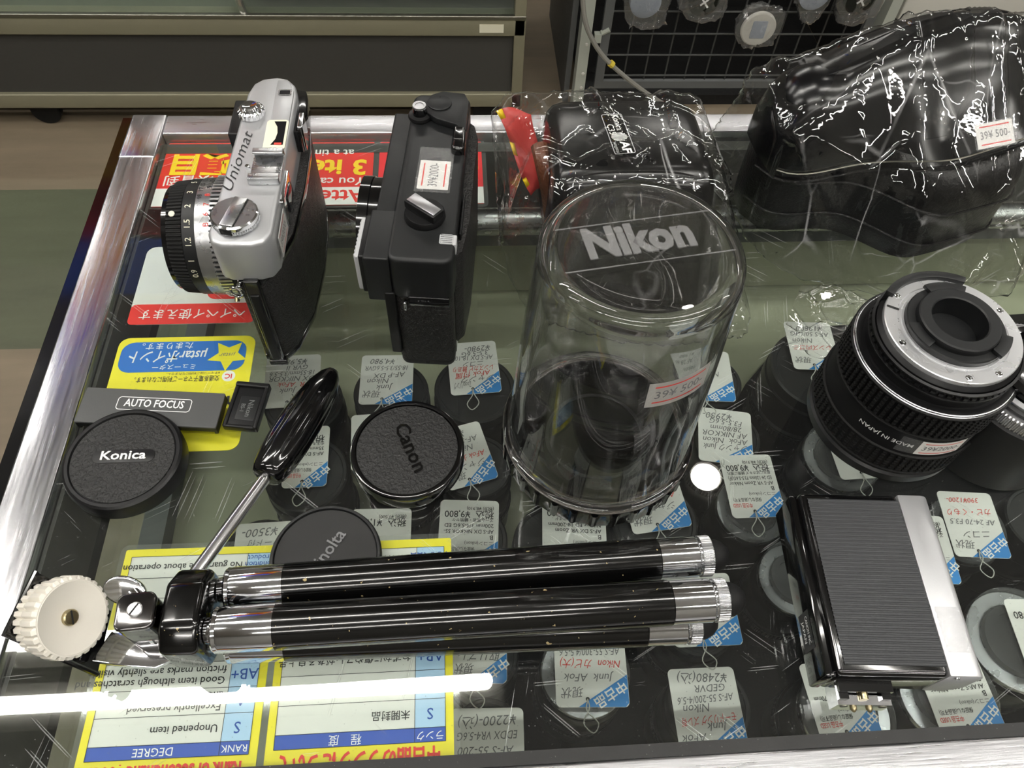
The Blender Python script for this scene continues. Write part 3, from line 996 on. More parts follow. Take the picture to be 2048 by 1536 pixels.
# ------------------------------------------------------------------ silver rangefinder camera
cm = thing('rangefinder_camera', 'silver topped rangefinder camera with black leatherette, its striped lens pointing left', 'camera', (-.0995, .3305, 0), 0)
plan = [(-.0105, -.065), (.001, -.0655), (.0070, -.058), (.0140, -.035), (.0168, 0), (.0168, .03), (.0145, .052), (.008, .065), (-.0095, .065), (-.0125, .06), (-.0125, -.06)]
MB().add(prism(plan, .004, .0695, .0012), 'leatherette').build('body', cm)
pl2 = [(x * 1.02, y * 1.004) for x, y in plan]
MB().add(prism(pl2, .0, .0045, .0008), 'blackgloss').add(prism(pl2, .0635, .0690, .0008), 'blackgloss').build('body_trim', cm)
b = MB().add(slab(.0075, .004, .001, .001, .0695, .0008, cx=-.0035, cy=-.0668), 'blackgloss').add(slab(.005, .003, .001, .006, .060, .0008, cx=-.0035, cy=-.0683), 'blackplastic')
b.add(slab(.010, .005, .001, .0, .004, .0008, cx=-.0035, cy=-.0668), 'blackgloss').build('door_latch', cm)
hp = [(-.0192, -.058), (-.0172, -.0640), (-.012, -.0662), (.002, -.0662), (.0078, -.0645), (.0108, -.058), (.0125, .048), (.011, .057), (.006, .0635), (0, .065), (-.008, .0635), (-.0125, .059), (-.0148, .05)]
MB().add(prism(hp, .0672, .093, .0022, 3), 'silver_paint').add(prism([(.0008, .004), (.0108, .004), (.0108, .05), (.007, .060), (.0008, .061)], .0925, .0938, .0005), 'silver_paint').build('top_housing', cm)
b = MB().add(text('Uniomat', .0082, 'CENTER', -.004, shear=.45, width=.046), 'inkblack', T(-.0118, -.006, .0932) @ R(84, 'Z'))
b.build('lettering', cm)
b = MB().add(gear([(.0052, 0, 0), (.0058, .0006, 1), (.0058, .0026, 1), (.0045, .0034, 0)], 20, .0005), 'chrome', T(-.0098, .031, .093) @ Matrix.Scale(1.25, 4))
b.add(lathe([(.0035, .0033), (.0036, .0042), (.003, .0048), (.0012, .0044)], 24), 'chrome', T(-.0098, .031, .093) @ Matrix.Scale(1.25, 4)).build('shutter_button', cm)
MB().add(frame_line(.0075, .0055, .0012, .0009), 'chrome', T(.006, .049, .0941)).add(prism(rrect(.0058, .0038, .0008), 0, .0002, 0), 'darkglass', T(.006, .049, .0937)).build('frame_counter', cm)
b = MB().add(prism(rrect(.0115, .0245, .0022), 0, .0007, .0003), 'cream', T(.0052, .0125, .0936))
hour = [(-.0028, -.0095), (.0035, -.0095), (.0035, .0095), (-.0028, .0095), (-.0008, .005), (-.0002, 0), (-.0008, -.005)]
b.add(prism(hour, 0, .0002, 0), 'darkglass', T(.0062, .0135, .0943)).add(quad(-.001, .0028, 0, .0016), 'inkred', T(.0062, .0038, .0946)).build('meter_window', cm)
b = MB().add(slab(.0155, .022, .0008, .0925, .0936, .0003, cx=.0035, cy=-.0135), 'chrome_satin')
for y in (-.0025, -.0245):
    s = 1 if y > -.01 else -1
    b.add(slab(.0155, .0016, .0005, .093, .0966, .0004, cx=.0035, cy=y), 'chrome_satin')
    b.add(slab(.0155, .0042, .0006, .0962, .0974, .0004, cx=.0035, cy=y - s * .0013), 'chrome_satin')
b.add(text('35868', .0032, 'CENTER'), 'inkblack', T(.0095, -.0135, .0938) @ R(90, 'Z'))
b.add(lathe([(.0013, 0), (.0013, .0016), (.0009, .002)], 12), 'chrome', T(-.0062, -.0125, .093)).build('accessory_shoe', cm)
X = T(-.0065, -.0505, .093) @ R(-14, 'Z')
b = MB().add(gear([(.0098, 0, 0), (.0113, .001, 1), (.0115, .0025, 1), (.0113, .0032, 0)], 60, .0004), 'chrome_satin', X)
b.add(lathe([(.0112, .0032), (.0112, .0052), (.0104, .0058)], 48, False, False), 'chrome', X).add(lathe([(.0104, .0058), (.0003, .0058)], 48, False, True), 'chrome_satin', X)
b.add(prism([(x, y) for x, y in [(-.0032, -.0098), (.0032, -.0098), (.0032, .0098), (-.0032, .0098)]], .0058, .0066, .0003), 'chrome_satin', X)
b.add(prism([(.0033, -.0095), (.0036, -.0095), (.0036, .0095), (.0033, .0095)], .0058, .0061, 0), 'dark', X)
b.add(box(-.0028, .0028, -.0115, -.0098, .0018, .005), 'dark', X).build('rewind_knob', cm)
b = MB().add(slab(.004, .024, .0005, .0, .0165, .0005, cx=0, cy=0), 'chrome', T(.0112, -.0225, .0735))
b.add(slab(.0012, .0125, .0005, .0, .010, .0004), 'darkglass', T(.0134, -.0215, .0765)).build('eyepiece', cm)
MB().add(prism([(.012, .022), (.0155, .022), (.0175, .04), (.016, .058), (.010, .060), (.0115, .04)], .0745, .0885, .0008), 'blackgloss').add(slab(.003, .013, .001, .074, .090, .0006, cx=.0155, cy=.0305), 'chrome').build('advance_lever', cm)
sticker(cm, '39¥3000-', .021, .0135, T(.0128, -.047, .0815) @ R(90, 'Z') @ R(90, 'X'), tape=(.027, .0135, 0, 0))
MB().add(slab(.010, .030, .0012, .0555, .0865, .0012, cx=-.0185, cy=.038), 'blackplastic').add(slab(.001, .022, .0008, .060, .082, .0003, cx=-.0237, cy=.038), 'darkglass').build('finder_window', cm)
tor = [(0, .0034 * math.cos(a * PI / 8), .0034 * math.sin(a * PI / 8)) for a in range(17)]
MB().add(tube(tor, .0007, 8, False), 'chrome', T(-.0125, -.0672, .0605) @ R(70, 'Z')).add(lathe([(.0016, 0), (.0016, .002)], 12), 'chrome', T(-.0105, -.065, .0635) @ R(90, 'X')).build('strap_ring', cm)
# lens barrel, axis along -x
LC, LK = (-.0180, -.0165, .0490), .93
LX = T(*LC) @ R(-90, 'Y') @ Matrix.Diagonal((LK, LK, .80, 1))     # local z -> -x


def on_ring(ang, x, r):
    return T(*LC) @ R(-ang, 'X') @ T(x * .80, 0, r * LK) @ R(90, 'Z')


lens = MB().add(lathe([(.0345, 0), (.0345, .003), (.034, .0035), (.034, .012)], 72), 'dark', LX).build('lens_barrel', cm)
b = MB()
for i in range(76):
    b.add(box(-.00075, .00075, .0325, .0352, .0026, .0112), 'alu', LX @ R(i * 360 / 76, 'Z'))
b.add(disc(.0010, 12), 'inkred', on_ring(-34, -.0062, .0353)).build('aperture_ring', lens)
b = MB().add(lathe([(.0338, .0112), (.0340, .0114), (.0340, .0208), (.0334, .0210)], 96), 'chrome_satin', LX)
for ang, s, m in ((46, '13', 'inkblack'), (38, '12', 'inkblack'), (29, '11', 'inkblack'), (20, '10', 'inkblack'), (9, '9', 'inkblack'), (-3, '8', 'inkred'), (-14, '7', 'inkred'), (-24, '6', 'inkred'), (-34, 'B', 'inkred')):
    b.add(text(s, .0040), m, on_ring(ang, -.0135, .0342))
for ang, s in ((44, '6'), (37, '12'), (30, '9'), (22, '12'), (13, '15'), (5, '17'), (-5, '18')):
    b.add(text(s, .0034), 'inkblack', on_ring(ang, -.0185, .0342))
b.build('scale_ring', lens)
b = MB().add(lathe([(.0334, .0210), (.0334, .0290), (.0325, .0298)], 96), 'blackmatte', LX)
for ang, s in ((52, 'm'), (44, '∞'), (34, '10'), (20, '5'), (2, '3'), (-15, '2'), (-33, '1.5'), (-50, '1.2'), (-68, '1'), (-82, '0.9')):
    b.add(text(s, .0043, bold=.004), 'cream', on_ring(ang, -.0252, .0336))
b.build('distance_ring', lens)
b = MB().add(gear([(.0318, .0292, 0), (.0330, .0298, 1), (.0322, .0395, 1), (.0305, .0400, 0)], 90, .0008), 'rubber', LX)
b.add(lathe([(.0016, 0), (.0016, .0006)], 16), 'alu_dull', on_ring(-22, -.0355, .0320)).build('focus_ring', lens)
MB().add(lathe([(.0304, .0398), (.0302, .0432), (.0290, .0436), (.0280, .0405), (.020, .036), (.001, .035)], 72), 'blackgloss', LX).build('front_rim', lens)
MB().add(lathe([(.0190, .0362), (.012, .0372), (.001, .0378)], 40, False, True), 'darkglass', LX).build('front_glass', lens)
MB().add(tube([(-.0225, -.0445, .0325), (-.0225, -.0470, .0300)], .0014, 10), 'brass').build('sync_socket', cm)

# ------------------------------------------------------------------ black autofocus compact
cc = thing('compact_camera', 'black autofocus compact camera with a price sticker on top, standing on the glass', 'camera', (-.0128, .3225, 0), -5.5)
MB().add(slab(.031, .128, .005, .005, .0605, .0006, .0006), 'leatherette').build('body', cc)
MB().add(slab(.0305, .1275, .005, 0, .0056, .0006, .0012), 'blackplastic').add(slab(.0022, .001, .0004, .0018, .0038, .0003, cx=0, cy=-.0637), 'dark').build('base_plate', cc)
MB().add(slab(.0325, .130, .0055, .0600, .0868, .0022, .0004), 'blackmatte').build('top_cover', cc)
MB().add(prism([(.0148, -.050), (.0195, -.044), (.0215, -.02), (.0215, .045), (.019, .056), (.0148, .060)], .003, .074, .0012), 'leatherette').add(box(.0145, .0158, -.056, .062, .004, .078), 'blackgloss').add(slab(.0012, .03, .0005, .060, .0785, .0004, cx=.0175, cy=-.022), 'blackplastic').build('back_door', cc)
b = MB().add(slab(.0125, .086, .0012, .052, .0805, .0012, cx=-.0205, cy=.012), 'blackmatte')
b.add(slab(.0055, .130, .001, .012, .062, .0008, cx=-.0165, cy=0), 'blackplastic').build('front_panel', cc)
b = MB().add(slab(.0125, .034, .001, .0555, .0862, .001, cx=-.0212, cy=-.0475), 'blackmatte').add(slab(.0035, .029, .001, .0575, .0835, .001, cx=-.0288, cy=-.0465), 'blackplastic')
b.build('flash_housing', cc)
b = MB().add(slab(.0030, .0275, .001, .0585, .0826, .0008, cx=-.0312, cy=-.0465), 'frost')
for i in range(9):
    b.add(slab(.0009, .0015, .0003, .0600, .0812, .0003, cx=-.0328, cy=-.0575 + i * .00275), 'frost')
b.build('flash_lens', cc)
CX = T(-.0165, .0005, .0435) @ R(-90, 'Y') @ Matrix.Diagonal((1.1, 1.1, .86, 1))
lb = MB().add(lathe([(.0245, 0), (.0245, .004), (.0225, .0045), (.0225, .013), (.0245, .0135)], 64), 'blackplastic', CX).build('lens_barrel', cc)
MB().add(gear([(.0242, .0055, 0), (.0248, .006, 1), (.0248, .0125, 1), (.0242, .013, 0)], 80, .0005), 'blackplastic', CX).build('focus_ring', lb)
MB().add(lathe([(.0243, .0132), (.0250, .014), (.0250, .0205), (.0255, .0212), (.0255, .0275), (.0240, .028), (.0225, .024), (.012, .020), (.001, .019)], 72), 'blackgloss', CX).build('filter_ring', lb)
b = MB().add(lathe([(.0062, 0), (.0066, .0008), (.0062, .0022), (.0045, .0026)], 32), 'blackplastic', T(-.0108, .0435, .0868))
b.add(lathe([(.0040, .0015), (.0040, .0068), (.0037, .0071)], 32), 'blackgloss', T(-.0108, .0435, .0868)).add(lathe([(.0039, .0071), (.0037, .0080), (.0024, .0080), (.0022, .0076), (.0003, .0076)], 32), 'alu', T(-.0108, .0435, .0868)).build('shutter_button', cc)
b = MB().add(prism([(-.0088, .050), (-.0065, .0425), (-.001, .038), (.005, .036), (.0105, .034), (.0135, .028), (.0155, .030), (.0158, .055), (.013, .062), (0, .063), (-.006, .059)], .0868, .0908, .0008), 'blackmatte')
b.add(lathe([(.0068, .0908), (.0068, .0914), (.0063, .0917), (.0003, .0917)], 40), 'blackmatte', T(-.0005, .0515, 0))
for y in (.0472, .0558):
    b.add(disc(.0006, 10), 'dark', T(-.0005, y, .0918))
b.add(slab(.0075, .019, .003, .0800, .0915, .002, cx=.0125, cy=.0225), 'blackgloss').add(slab(.0052, .011, .001, .0895, .0918, .0007, cx=.0122, cy=.026), 'blackgloss')
b.build('winding_lever', cc)
sticker(cc, '39¥2000-', .0222, .0162, T(.0015, -.0035, .0869) @ R(90, 'Z'), tape=(.0345, .0185, .004, 0))
X = T(-.0002, -.0345, .0868) @ R(53, 'Z')
b = MB().add(lathe([(.0100, 0), (.0104, .0006), (.0100, .0030), (.0095, .0036)], 48), 'blackplastic', X).add(prism([(-.0040, -.0098), (.0040, -.0098), (.0044, .0098), (-.0044, .0098)], .003, .0078, .0009), 'blackplastic', X)
b.build('rewind_knob', cc)
MB().add(prism([(-.0028, -.0088), (.0028, -.0088), (.0032, .0088), (-.0032, .0088)], .0078, .0083, .0002), 'alu', X).build('crank_plate', cc)
b = MB().add(slab(.0068, .0068, .0012, .0862, .0872, .0004, cx=.0118, cy=-.0495), 'frost').add(slab(.0022, .0068, .0006, .0795, .0868, .0006, cx=.0158, cy=-.0495), 'frost')
for i in range(5):
    b.add(box(.009, .0148, -.0522 + i * .0012, -.0519 + i * .0012, .0872, .0875), 'chrome_satin')
b.build('film_counter', cc)
b = MB().add(slab(.0016, .003, .0006, .0525, .0585, .0005, cx=-.0085, cy=-.0665), 'chrome').add(slab(.021, .0018, .0006, .0538, .0605, .0005, cx=.0035, cy=-.0646), 'blackgloss')
for x in (-.002, .003):
    b.add(lathe([(.0011, 0), (.0009, .0006)], 12), 'blackplastic', T(x, -.0655, .0575) @ R(90, 'X'))
b.build('strap_lug', cc)

# ------------------------------------------------------------------ clear lens container
lc = thing('lens_container', 'empty clear plastic lens container with raised lettering and black screw base', 'container', (.0705, .2050, 0), 9)
b = MB().add(gear([(.0480, 0, 0), (.0503, .0012, 1), (.0503, .0125, 1), (.0490, .0138, 0), (.0485, .0139, 0)], 30, .0010, duty=.2, n=8, cap1=False), 'blackgloss')
b.build('screw_base', lc)
b = MB().add(lathe([(.0489, .0128), (.0489, .0144), (.0440, .0144), (.0432, .0080), (.0003, .0080)], 96, False, True), 'blackgloss')
b.add(lathe([(.0268, .0081), (.0268, .0086), (.0250, .0086), (.0250, .0081)], 72, False, False), 'capgrey')
b.build('base_floor', lc)
prof_o = [(.0492, .0152), (.0498, .0156), (.0498, .0172), (.0492, .0178), (.0474, .0182), (.0468, .022), (.0455, .05), (.0438, .09), (.0416, .128), (.0407, .142)]
prof_o += [(.0407 - .007 * (1 - math.cos(a)), .143 + .007 * math.sin(a)) for a in (x * PI / 2 / 7 for x in range(1, 8))]
prof_o += [(.030, .1504), (.015, .1507), (.0005, .1508)]
wl = .0026
prof_i = [(.0005, .1508 - wl), (.015, .1507 - wl), (.030, .1504 - wl)]
prof_i += [(.0407 - wl - .0055 * (1 - math.cos(a)), .143 + .0053 * math.sin(a)) for a in (x * PI / 2 / 6 for x in range(6, -1, -1))]
prof_i += [(.0416 - wl, .128), (.0438 - wl, .09), (.0455 - wl, .05), (.0468 - wl, .022), (.0466 - wl, .0152)]
V, F = lathe(prof_o + prof_i, 112, False, False)
n_ = 112
k_ = len(prof_o + prof_i) - 1
F = F + [(k_ * n_ + j, k_ * n_ + (j + 1) % n_, (j + 1) % n_, j) for j in range(n_)]
MB().add((V, F), 'acrylic').build('clear_cover', lc, sharp=50)
b = MB().add(text('Nikon', .0205, 'CENTER', .045, width=.0425, depth=.0003), 'frosted', T(-.0015, .002, .1512))
b.build('raised_lettering', lc)
b = MB()
for y0, x1 in ((-.0095, .0335), (.0125, .032)):
    b.add(box(-x1, x1, y0 - .00022, y0 + .00022, .1506, .15095), 'frosted')
b.build('lid_groove', lc)
# sticker curved round the wall
b = MB()
a0, a1 = math.radians(-62), math.radians(-27)
def wrap(vs, rad_of, a_mid, zc, lift=0.0):
    out = []
    for x, y, z in vs:
        z2 = zc + y
        r_ = rad_of(z2) + lift
        a_ = a_mid + x / r_
        out.append((r_ * math.cos(a_), r_ * math.sin(a_), z2))
    return out
def wall_r(z):
    return .0468 + (.0407 - .0468) * (z - .022) / (.142 - .022) + .00015
gx = [(-.0145 + .029 * i / 14, y, 0) for y in (-.0078, .0078) for i in range(15)]
b.add((wrap(gx, wall_r, math.radians(-77), .1095, .0001), [(i, i + 1, 16 + i, 15 + i) for i in range(14)]), 'white')
for y in (.0050, -.0050):
    gx = [(-.0118 + .0236 * i / 12, y + q, 0) for q in (-.0004, .0004) for i in range(13)]
    b.add((wrap(gx, wall_r, math.radians(-77), .1095, .0002), [(i, i + 1, 14 + i, 13 + i) for i in range(12)]), 'inkred')
tv, tf = text('39¥ 500-', .0068, 'CENTER', .004, width=.0225)
b.add((wrap(tv, wall_r, math.radians(-77), .1092, .0002), tf), 'inkgrey')
b.build('price_sticker', lc)

# ------------------------------------------------------------------ upright zoom lens, mount up
zl = thing('zoom_lens', 'black zoom lens standing mount up on the glass with a price sticker round its barrel', 'lens', (.2345, .2155, 0), 0)
zl.scale = (1, 1, .95)
MB().add(lathe([(.0395, 0), (.0415, .0012), (.0418, .007), (.0405, .0082), (.0402, .010), (.0408, .0104), (.0408, .0285), (.0402, .0295), (.0400, .044), (.0396, .0448), (.0396, .0665)], 96), 'blackplastic').build('barrel', zl)


def knurl(r, z0, z1, nz, na, d, m, name, parent, fill=.62):
    """rubber ring of separate raised studs on a sleeve, one mesh"""
    b = MB().add(lathe([(r - d, z0), (r, z0 + .0004), (r, z0 + .0012), (r - d, z0 + .0016), (r - d, z1 - .0016), (r, z1 - .0012), (r, z1 - .0004), (r - d, z1)], 96, False, False), m)
    hz = (z1 - z0 - .004) / nz
    for i in range(na):
        a = 2 * PI * i / na
        for k in range(nz):
            z = z0 + .002 + hz * (k + .5)
            X = R(math.degrees(a), 'Z') @ T(r - d, 0, z)
            wy, wz = PI * r / na * fill, hz * .5 * fill
            v = [(-.0002, -wy, -wz), (-.0002, wy, -wz), (-.0002, wy, wz), (-.0002, -wy, wz), (d, -wy * .75, -wz * .75), (d, wy * .75, -wz * .75), (d, wy * .75, wz * .75), (d, -wy * .75, wz * .75)]
            b.add((v, [(4, 5, 6, 7), (0, 1, 5, 4), (1, 2, 6, 5), (2, 3, 7, 6), (3, 0, 4, 7)]), m, X)
    return b.build(name, parent, sharp=20)


knurl(.0418, .0105, .0285, 6, 72, .0011, 'rubber', 'zoom_ring', zl)
knurl(.0408, .0448, .0655, 7, 76, .0012, 'rubber', 'focus_ring', zl)
MB().add(lathe([(.0396, .0654), (.0400, .0658), (.0392, .0666), (.0388, .0667)], 96, False, False), 'chrome_satin').build('silver_ring', zl)
MB().add(lathe([(.0389, .0666), (.0365, .0668), (.0345, .066), (.0343, .0715)], 96, False, False), 'blackplastic').build('groove', zl)
MB().add(lathe([(.0340, .067), (.0340, .0795), (.0325, .0812), (.0322, .0815)], 96, False, False), 'blackplastic').build('rear_barrel', zl)
knurl(.0358, .0722, .0790, 1, 60, .0012, 'blackplastic', 'aperture_ring', zl, .7)
b = MB().add(lathe([(.0322, .0805), (.0322, .0838), (.0318, .0842), (.0262, .0842), (.0258, .0838), (.0246, .0838), (.0243, .0846), (.0232, .0846), (.0228, .080)], 96, False, False), 'mountmetal')
mount = b.build('mount', zl)
for a in (196, 262, 292, 20, 75, 135):
    MB().add(lathe([(.0016, 0), (.0016, .0003), (.0013, .0004), (.0006, .0002)], 16), 'chrome', R(a, 'Z') @ T(.0292, 0, .0842)).build('screw', mount)
MB().add(slab(.006, .0014, .0005, .0842, .0844, .0001), 'dark', R(152, 'Z') @ T(.0285, 0, 0)).build('index_mark', mount)
MB().add(lathe([(.0231, .080), (.0231, .0872), (.0226, .0878), (.0192, .0878), (.0190, .0912), (.0184, .0918), (.0136, .0918), (.0130, .0912), (.0122, .075), (.0115, .060), (.001, .058)], 80), 'blackmatte').build('rear_shroud', zl)
for a, sp in ((60, 50), (180, 36), (300, 36)):
    pts = [(.0246 * math.cos(math.radians(a + q * sp / 8)), .0246 * math.sin(math.radians(a + q * sp / 8))) for q in range(9)] + [(.0192 * math.cos(math.radians(a + q * sp / 8)), .0192 * math.sin(math.radians(a + q * sp / 8))) for q in range(8, -1, -1)]
    MB().add(prism(pts, .0876, .0898, .0003), 'blackmatte').build('bayonet_tab', zl)
pts = [(.0346 * math.cos(math.radians(a)), .0346 * math.sin(math.radians(a))) for a in range(60, 141, 8)] + [(.0305 * math.cos(math.radians(a)), .0305 * math.sin(math.radians(a))) for a in range(140, 59, -8)]
MB().add(prism(pts, .0795, .0868, .0004), 'blackmatte').build('meter_coupling_ridge', zl)


def wrap_c(vs, r_, a_mid, zc):
    return [(r_ * math.cos(a_mid + x / r_), r_ * math.sin(a_mid + x / r_), zc + y) for x, y, z in vs]


b = MB()
tv, tf = text('MADE IN JAPAN', .0040, 'CENTER', .006)
tv = [(-x, -y, z) for x, y, z in tv]
b.add((wrap_c(tv, .0403, math.radians(-127), .0365), tf), 'inkwhite')
b.build('lettering', zl)
b = MB()
gx = [(-.0185 + .037 * i / 16, y, 0) for y in (-.0066, .0066) for i in range(17)]
b.add((wrap_c(gx, .0404, math.radians(-91), .0365), [(i, i + 1, 18 + i, 17 + i) for i in range(16)]), 'tape')
gx = [(-.0118 + .0236 * i / 12, y, 0) for y in (-.0062, .0062) for i in range(13)]
b.add((wrap_c(gx, .0405, math.radians(-87), .0365), [(i, i + 1, 14 + i, 13 + i) for i in range(12)]), 'white')
for y in (.0042, -.0044):
    gx = [(-.0098 + .0196 * i / 12, y + q, 0) for q in (-.0003, .0003) for i in range(13)]
    b.add((wrap_c(gx, .0406, math.radians(-87), .0365), [(i, i + 1, 14 + i, 13 + i) for i in range(12)]), 'inkred')
tv, tf = text('39¥2000-', .0054, 'CENTER', .004, width=.0195)
b.add((wrap_c(tv, .0406, math.radians(-87), .0363), tf), 'inkgrey')
b.build('price_sticker', zl)

# ------------------------------------------------------------------ second lens on the counter at the right edge
p = at(2096, 792, .058)
ol = thing('manual_lens', 'black lens with a knurled chrome ring cut off by the right edge, on the counter', 'lens', (p.x + .004, p.y + .012, 0), 0)
MB().add(lathe([(.033, 0), (.035, .0015), (.035, .047), (.033, .049)], 72), 'blackplastic').build('barrel', ol)
MB().add(gear([(.0335, .0485, 0), (.0350, .0492, 1), (.0350, .0555, 1), (.0340, .0562, 0)], 110, .0007), 'alu').build('knurled_ring', ol)
MB().add(lathe([(.0318, .0560), (.0318, .0580), (.0300, .0586)], 72), 'blackplastic').add(lathe([(.0298, .0584), (.0298, .0602), (.0270, .0606), (.0268, .058)], 72), 'alu').build('mount', ol)
MB().add(lathe([(.0262, .057), (.0262, .0645), (.0225, .0655), (.0210, .061), (.001, .057)], 64), 'blackgloss').build('rear_shroud', ol)

# ------------------------------------------------------------------ cap set with flat bar
kc = thing('lens_cap', 'round leather cap with white lettering joined to a flat black finder cover bar', 'lens cap', (-.1708, .1975, 0), 0)
kc.scale = (.97, .97, 1)
b = MB().add(lathe([(.0290, 0), (.0302, .001), (.0304, .0075), (.0296, .0100), (.0284, .0108), (.0268, .0108), (.0262, .0098), (.0003, .0098)], 96), 'blackplastic')
b.build('round_cap', kc, (0, 0, .0022))
b = MB().add(lathe([(.0260, .0098), (.0258, .0104), (.0003, .0106)], 96), 'capleather')
b.add(prism(rrect(.0315, .0078, .0036, 8), .0100, .01075, .0003), 'blackplastic', T(.0005, .0005, 0))
b.build('leather_inlay', kc, (0, 0, .0022))
MB().add(text('Konica', .0072, 'CENTER', .014, width=.0228, depth=.0002), 'inkwhite', T(.0005, .0007, .0132)).build('lettering', kc)
BX = T(.0054, .0340, 0) @ R(-5, 'Z') @ Matrix.Diagonal((1, 1, .66, 1))
b = MB().add(slab(.0765, .0225, .0008, .0088, .0112, .0006), 'bargrey', BX).add(box(-.038, .038, .0098, .011, .0012, .0095), 'blackplastic', BX).add(box(-.038, .038, -.011, -.0098, .004, .0095), 'blackplastic', BX).add(box(.0362, .038, -.011, .011, .0012, .0095), 'blackplastic', BX).add(box(-.038, -.0362, -.011, .011, .0012, .0095), 'blackplastic', BX)
b.add(slab(.026, .010, .001, .004, .0098, .0006), 'bargrey', BX @ T(-.001, -.0105, 0))
bar = b.build('finder_cover', kc)
b = MB().add(text('AUTO FOCUS', .0068, 'CENTER', .012, width=.0325, depth=.0001), 'inkwhite', BX @ T(.0015, .002, .0114))
b.add(frame_line(.0405, .0085, .002, .0004), 'inkwhite', BX @ T(.0015, .0018, .0114)).build('lettering', bar)

# ------------------------------------------------------------------ two more caps and the hot shoe cover
ca = thing('lens_cap', 'round textured leather cap with pressed blind lettering, in the middle of the counter', 'lens cap', (-.0290, .1985, 0), 0)
MB().add(lathe([(.0280, 0), (.0292, .0010), (.0294, .0098), (.0288, .0112), (.0276, .0116), (.0266, .0114), (.0264, .0098), (.0003, .0098)], 96), 'blackgloss').build('rim', ca)
MB().add(lathe([(.0263, .0098), (.0260, .0105), (.0003, .0107)], 96), 'capleather').build('leather_inlay', ca)
MB().add(text('Canon', .0108, 'CENTER', .012, width=.0300, depth=.00025, shear=-.05), 'blackgloss', T(.0015, .0005, .0110) @ R(-68, 'Z')).build('pressed_lettering', ca)
mc = thing('lens_cap', 'smooth round dark cap with raised lettering half hidden behind the tripod legs', 'lens cap', (-.0672, .1435, 0), 0)
MB().add(lathe([(.0252, 0), (.0264, .0008), (.0266, .0052), (.0258, .0066), (.0247, .0066), (.0243, .0052), (.0003, .0052)], 96), 'blackmatte').build('rim', mc)
MB().add(lathe([(.0242, .0052), (.0240, .0056), (.0003, .0057)], 96), 'capgrey').build('face', mc)
ta, tb = at(620, 1150, .006), at(684, 1063, .006)
tm = (ta + tb) / 2 - Vector((-.0672, .1435, 0))
MB().add(text('minolta', .0088, 'CENTER', .012, width=(tb - ta).length, depth=.0003), 'inkgrey', T(tm.x, tm.y, .0060) @ R(math.degrees(math.atan2(tb.y - ta.y, tb.x - ta.x)), 'Z')).build('raised_lettering', mc)
hs = thing('hot_shoe_cover', 'small black accessory shoe cover beside the end of the cap bar', 'shoe cover', (-.1165, .2325, 0), -8)
b = MB().add(slab(.0185, .0290, .002, .0015, .0035, .0006), 'blackplastic').add(slab(.0185, .0030, .001, .0, .0052, .0007, cx=0, cy=.0128), 'blackplastic').add(slab(.0022, .029, .001, .0, .0050, .0007, cx=.0082), 'blackplastic').add(slab(.0022, .029, .001, .0, .0044, .0007, cx=-.0082), 'blackplastic').add(slab(.0185, .002, .001, 0, .0042, .0006, cy=-.0135), 'blackplastic')
b.add(slab(.0105, .0150, .0006, .003, .0038, .0002, cx=.001, cy=-.002), 'blackmatte').build('cover', hs)
MB().add(text('Nikon', .0042, 'CENTER', .01, width=.0105), 'grey_metal', T(.002, -.002, .0039) @ R(-90, 'Z')).add(text('BS-1', .003, 'CENTER', .01), 'grey_metal', T(-.0018, -.002, .0039) @ R(-90, 'Z')).build('lettering', hs)

# ------------------------------------------------------------------ mini tripod
tp = thing('mini_tripod', 'folded mini tripod with three scratched black legs, chrome collars and an ivory knob', 'tripod', (0, .11, 0), 0)
def leg_along(name, y0, y1, z0, z1, x0=-.1065, x1=.117, r=.0098):
    """one folded leg as black tube with chrome ends; local x runs along the counter"""
    A, B_ = Vector((x0, y0 - .11, z0)), Vector((x1, y1 - .11, z1))
    d = (B_ - A)
    L = d.length
    rot = d.to_track_quat('Z', 'Y').to_matrix().to_4x4()
    X = T(*A) @ rot
    lg = MB().add(lathe([(r * .97, .0255), (r, .0258), (r, L - .029), (r * .97, L - .0287)], 40), 'blacklacq', X).build(name, tp)
    MB().add(lathe([(r * .55, -.003), (r * .6, .0), (r * .93, .0004), (r * .98, .0012), (r * .95, .0026), (r * .98, .0032), (r * .985, .0256), (r * .9, .0257)], 40), 'chrome', X).build('upper_collar', lg)
    MB().add(lathe([(r * .9, L - .0287), (r * .97, L - .0285), (r * .97, L - .011), (r * .90, L - .010), (r * .9, L - .009)], 40), 'chrome', X).add(gear([(r * .88, L - .0095, 0), (r * .97, L - .0090, 1), (r * .97, L - .0042, 1), (r * .86, L - .0035, 0)], 48, .0004), 'chrome_satin', X).build('lower_collar', lg)
    MB().add(lathe([(r * .78, L - .0036), (r * .76, L - .001), (r * .62, L + .002), (r * .36, L + .0045), (r * .05, L + .0056)], 32), 'rubber', X).build('rubber_tip', lg)
    return lg
leg_along('leg', .1235, .1300, .0215, .0215)
leg_along('leg', .1030, .1063, .0298, .0298)
leg_along('leg', .1040, .1025, .0100, .0100, -.1060, .109)
b = MB().add(prism([(-.020, -.0088), (-.014, -.0185), (.009, -.0185), (.0165, -.010), (.0165, .010), (.009, .0192), (-.010, .0192), (-.019, .010)], 0, .0165, .0028, 3), 'blacklacq', T(-.1265, .001, .0210) @ R(90, 'Y') @ R(0, 'Z'))
b.build('leg_bracket', tp)
b = MB().add(tube([(-.1240, .0, .0225), (-.1385, -.001, .0225)], .0075, 28), 'chrome').add(tube([(-.1285, 0, .0225), (-.1305, 0, .0225)], .0088, 28), 'chrome').add(tube([(-.1330, 0, .0225), (-.1345, 0, .0225)], .0092, 28), 'chrome')
b.build('pan_joint', tp)
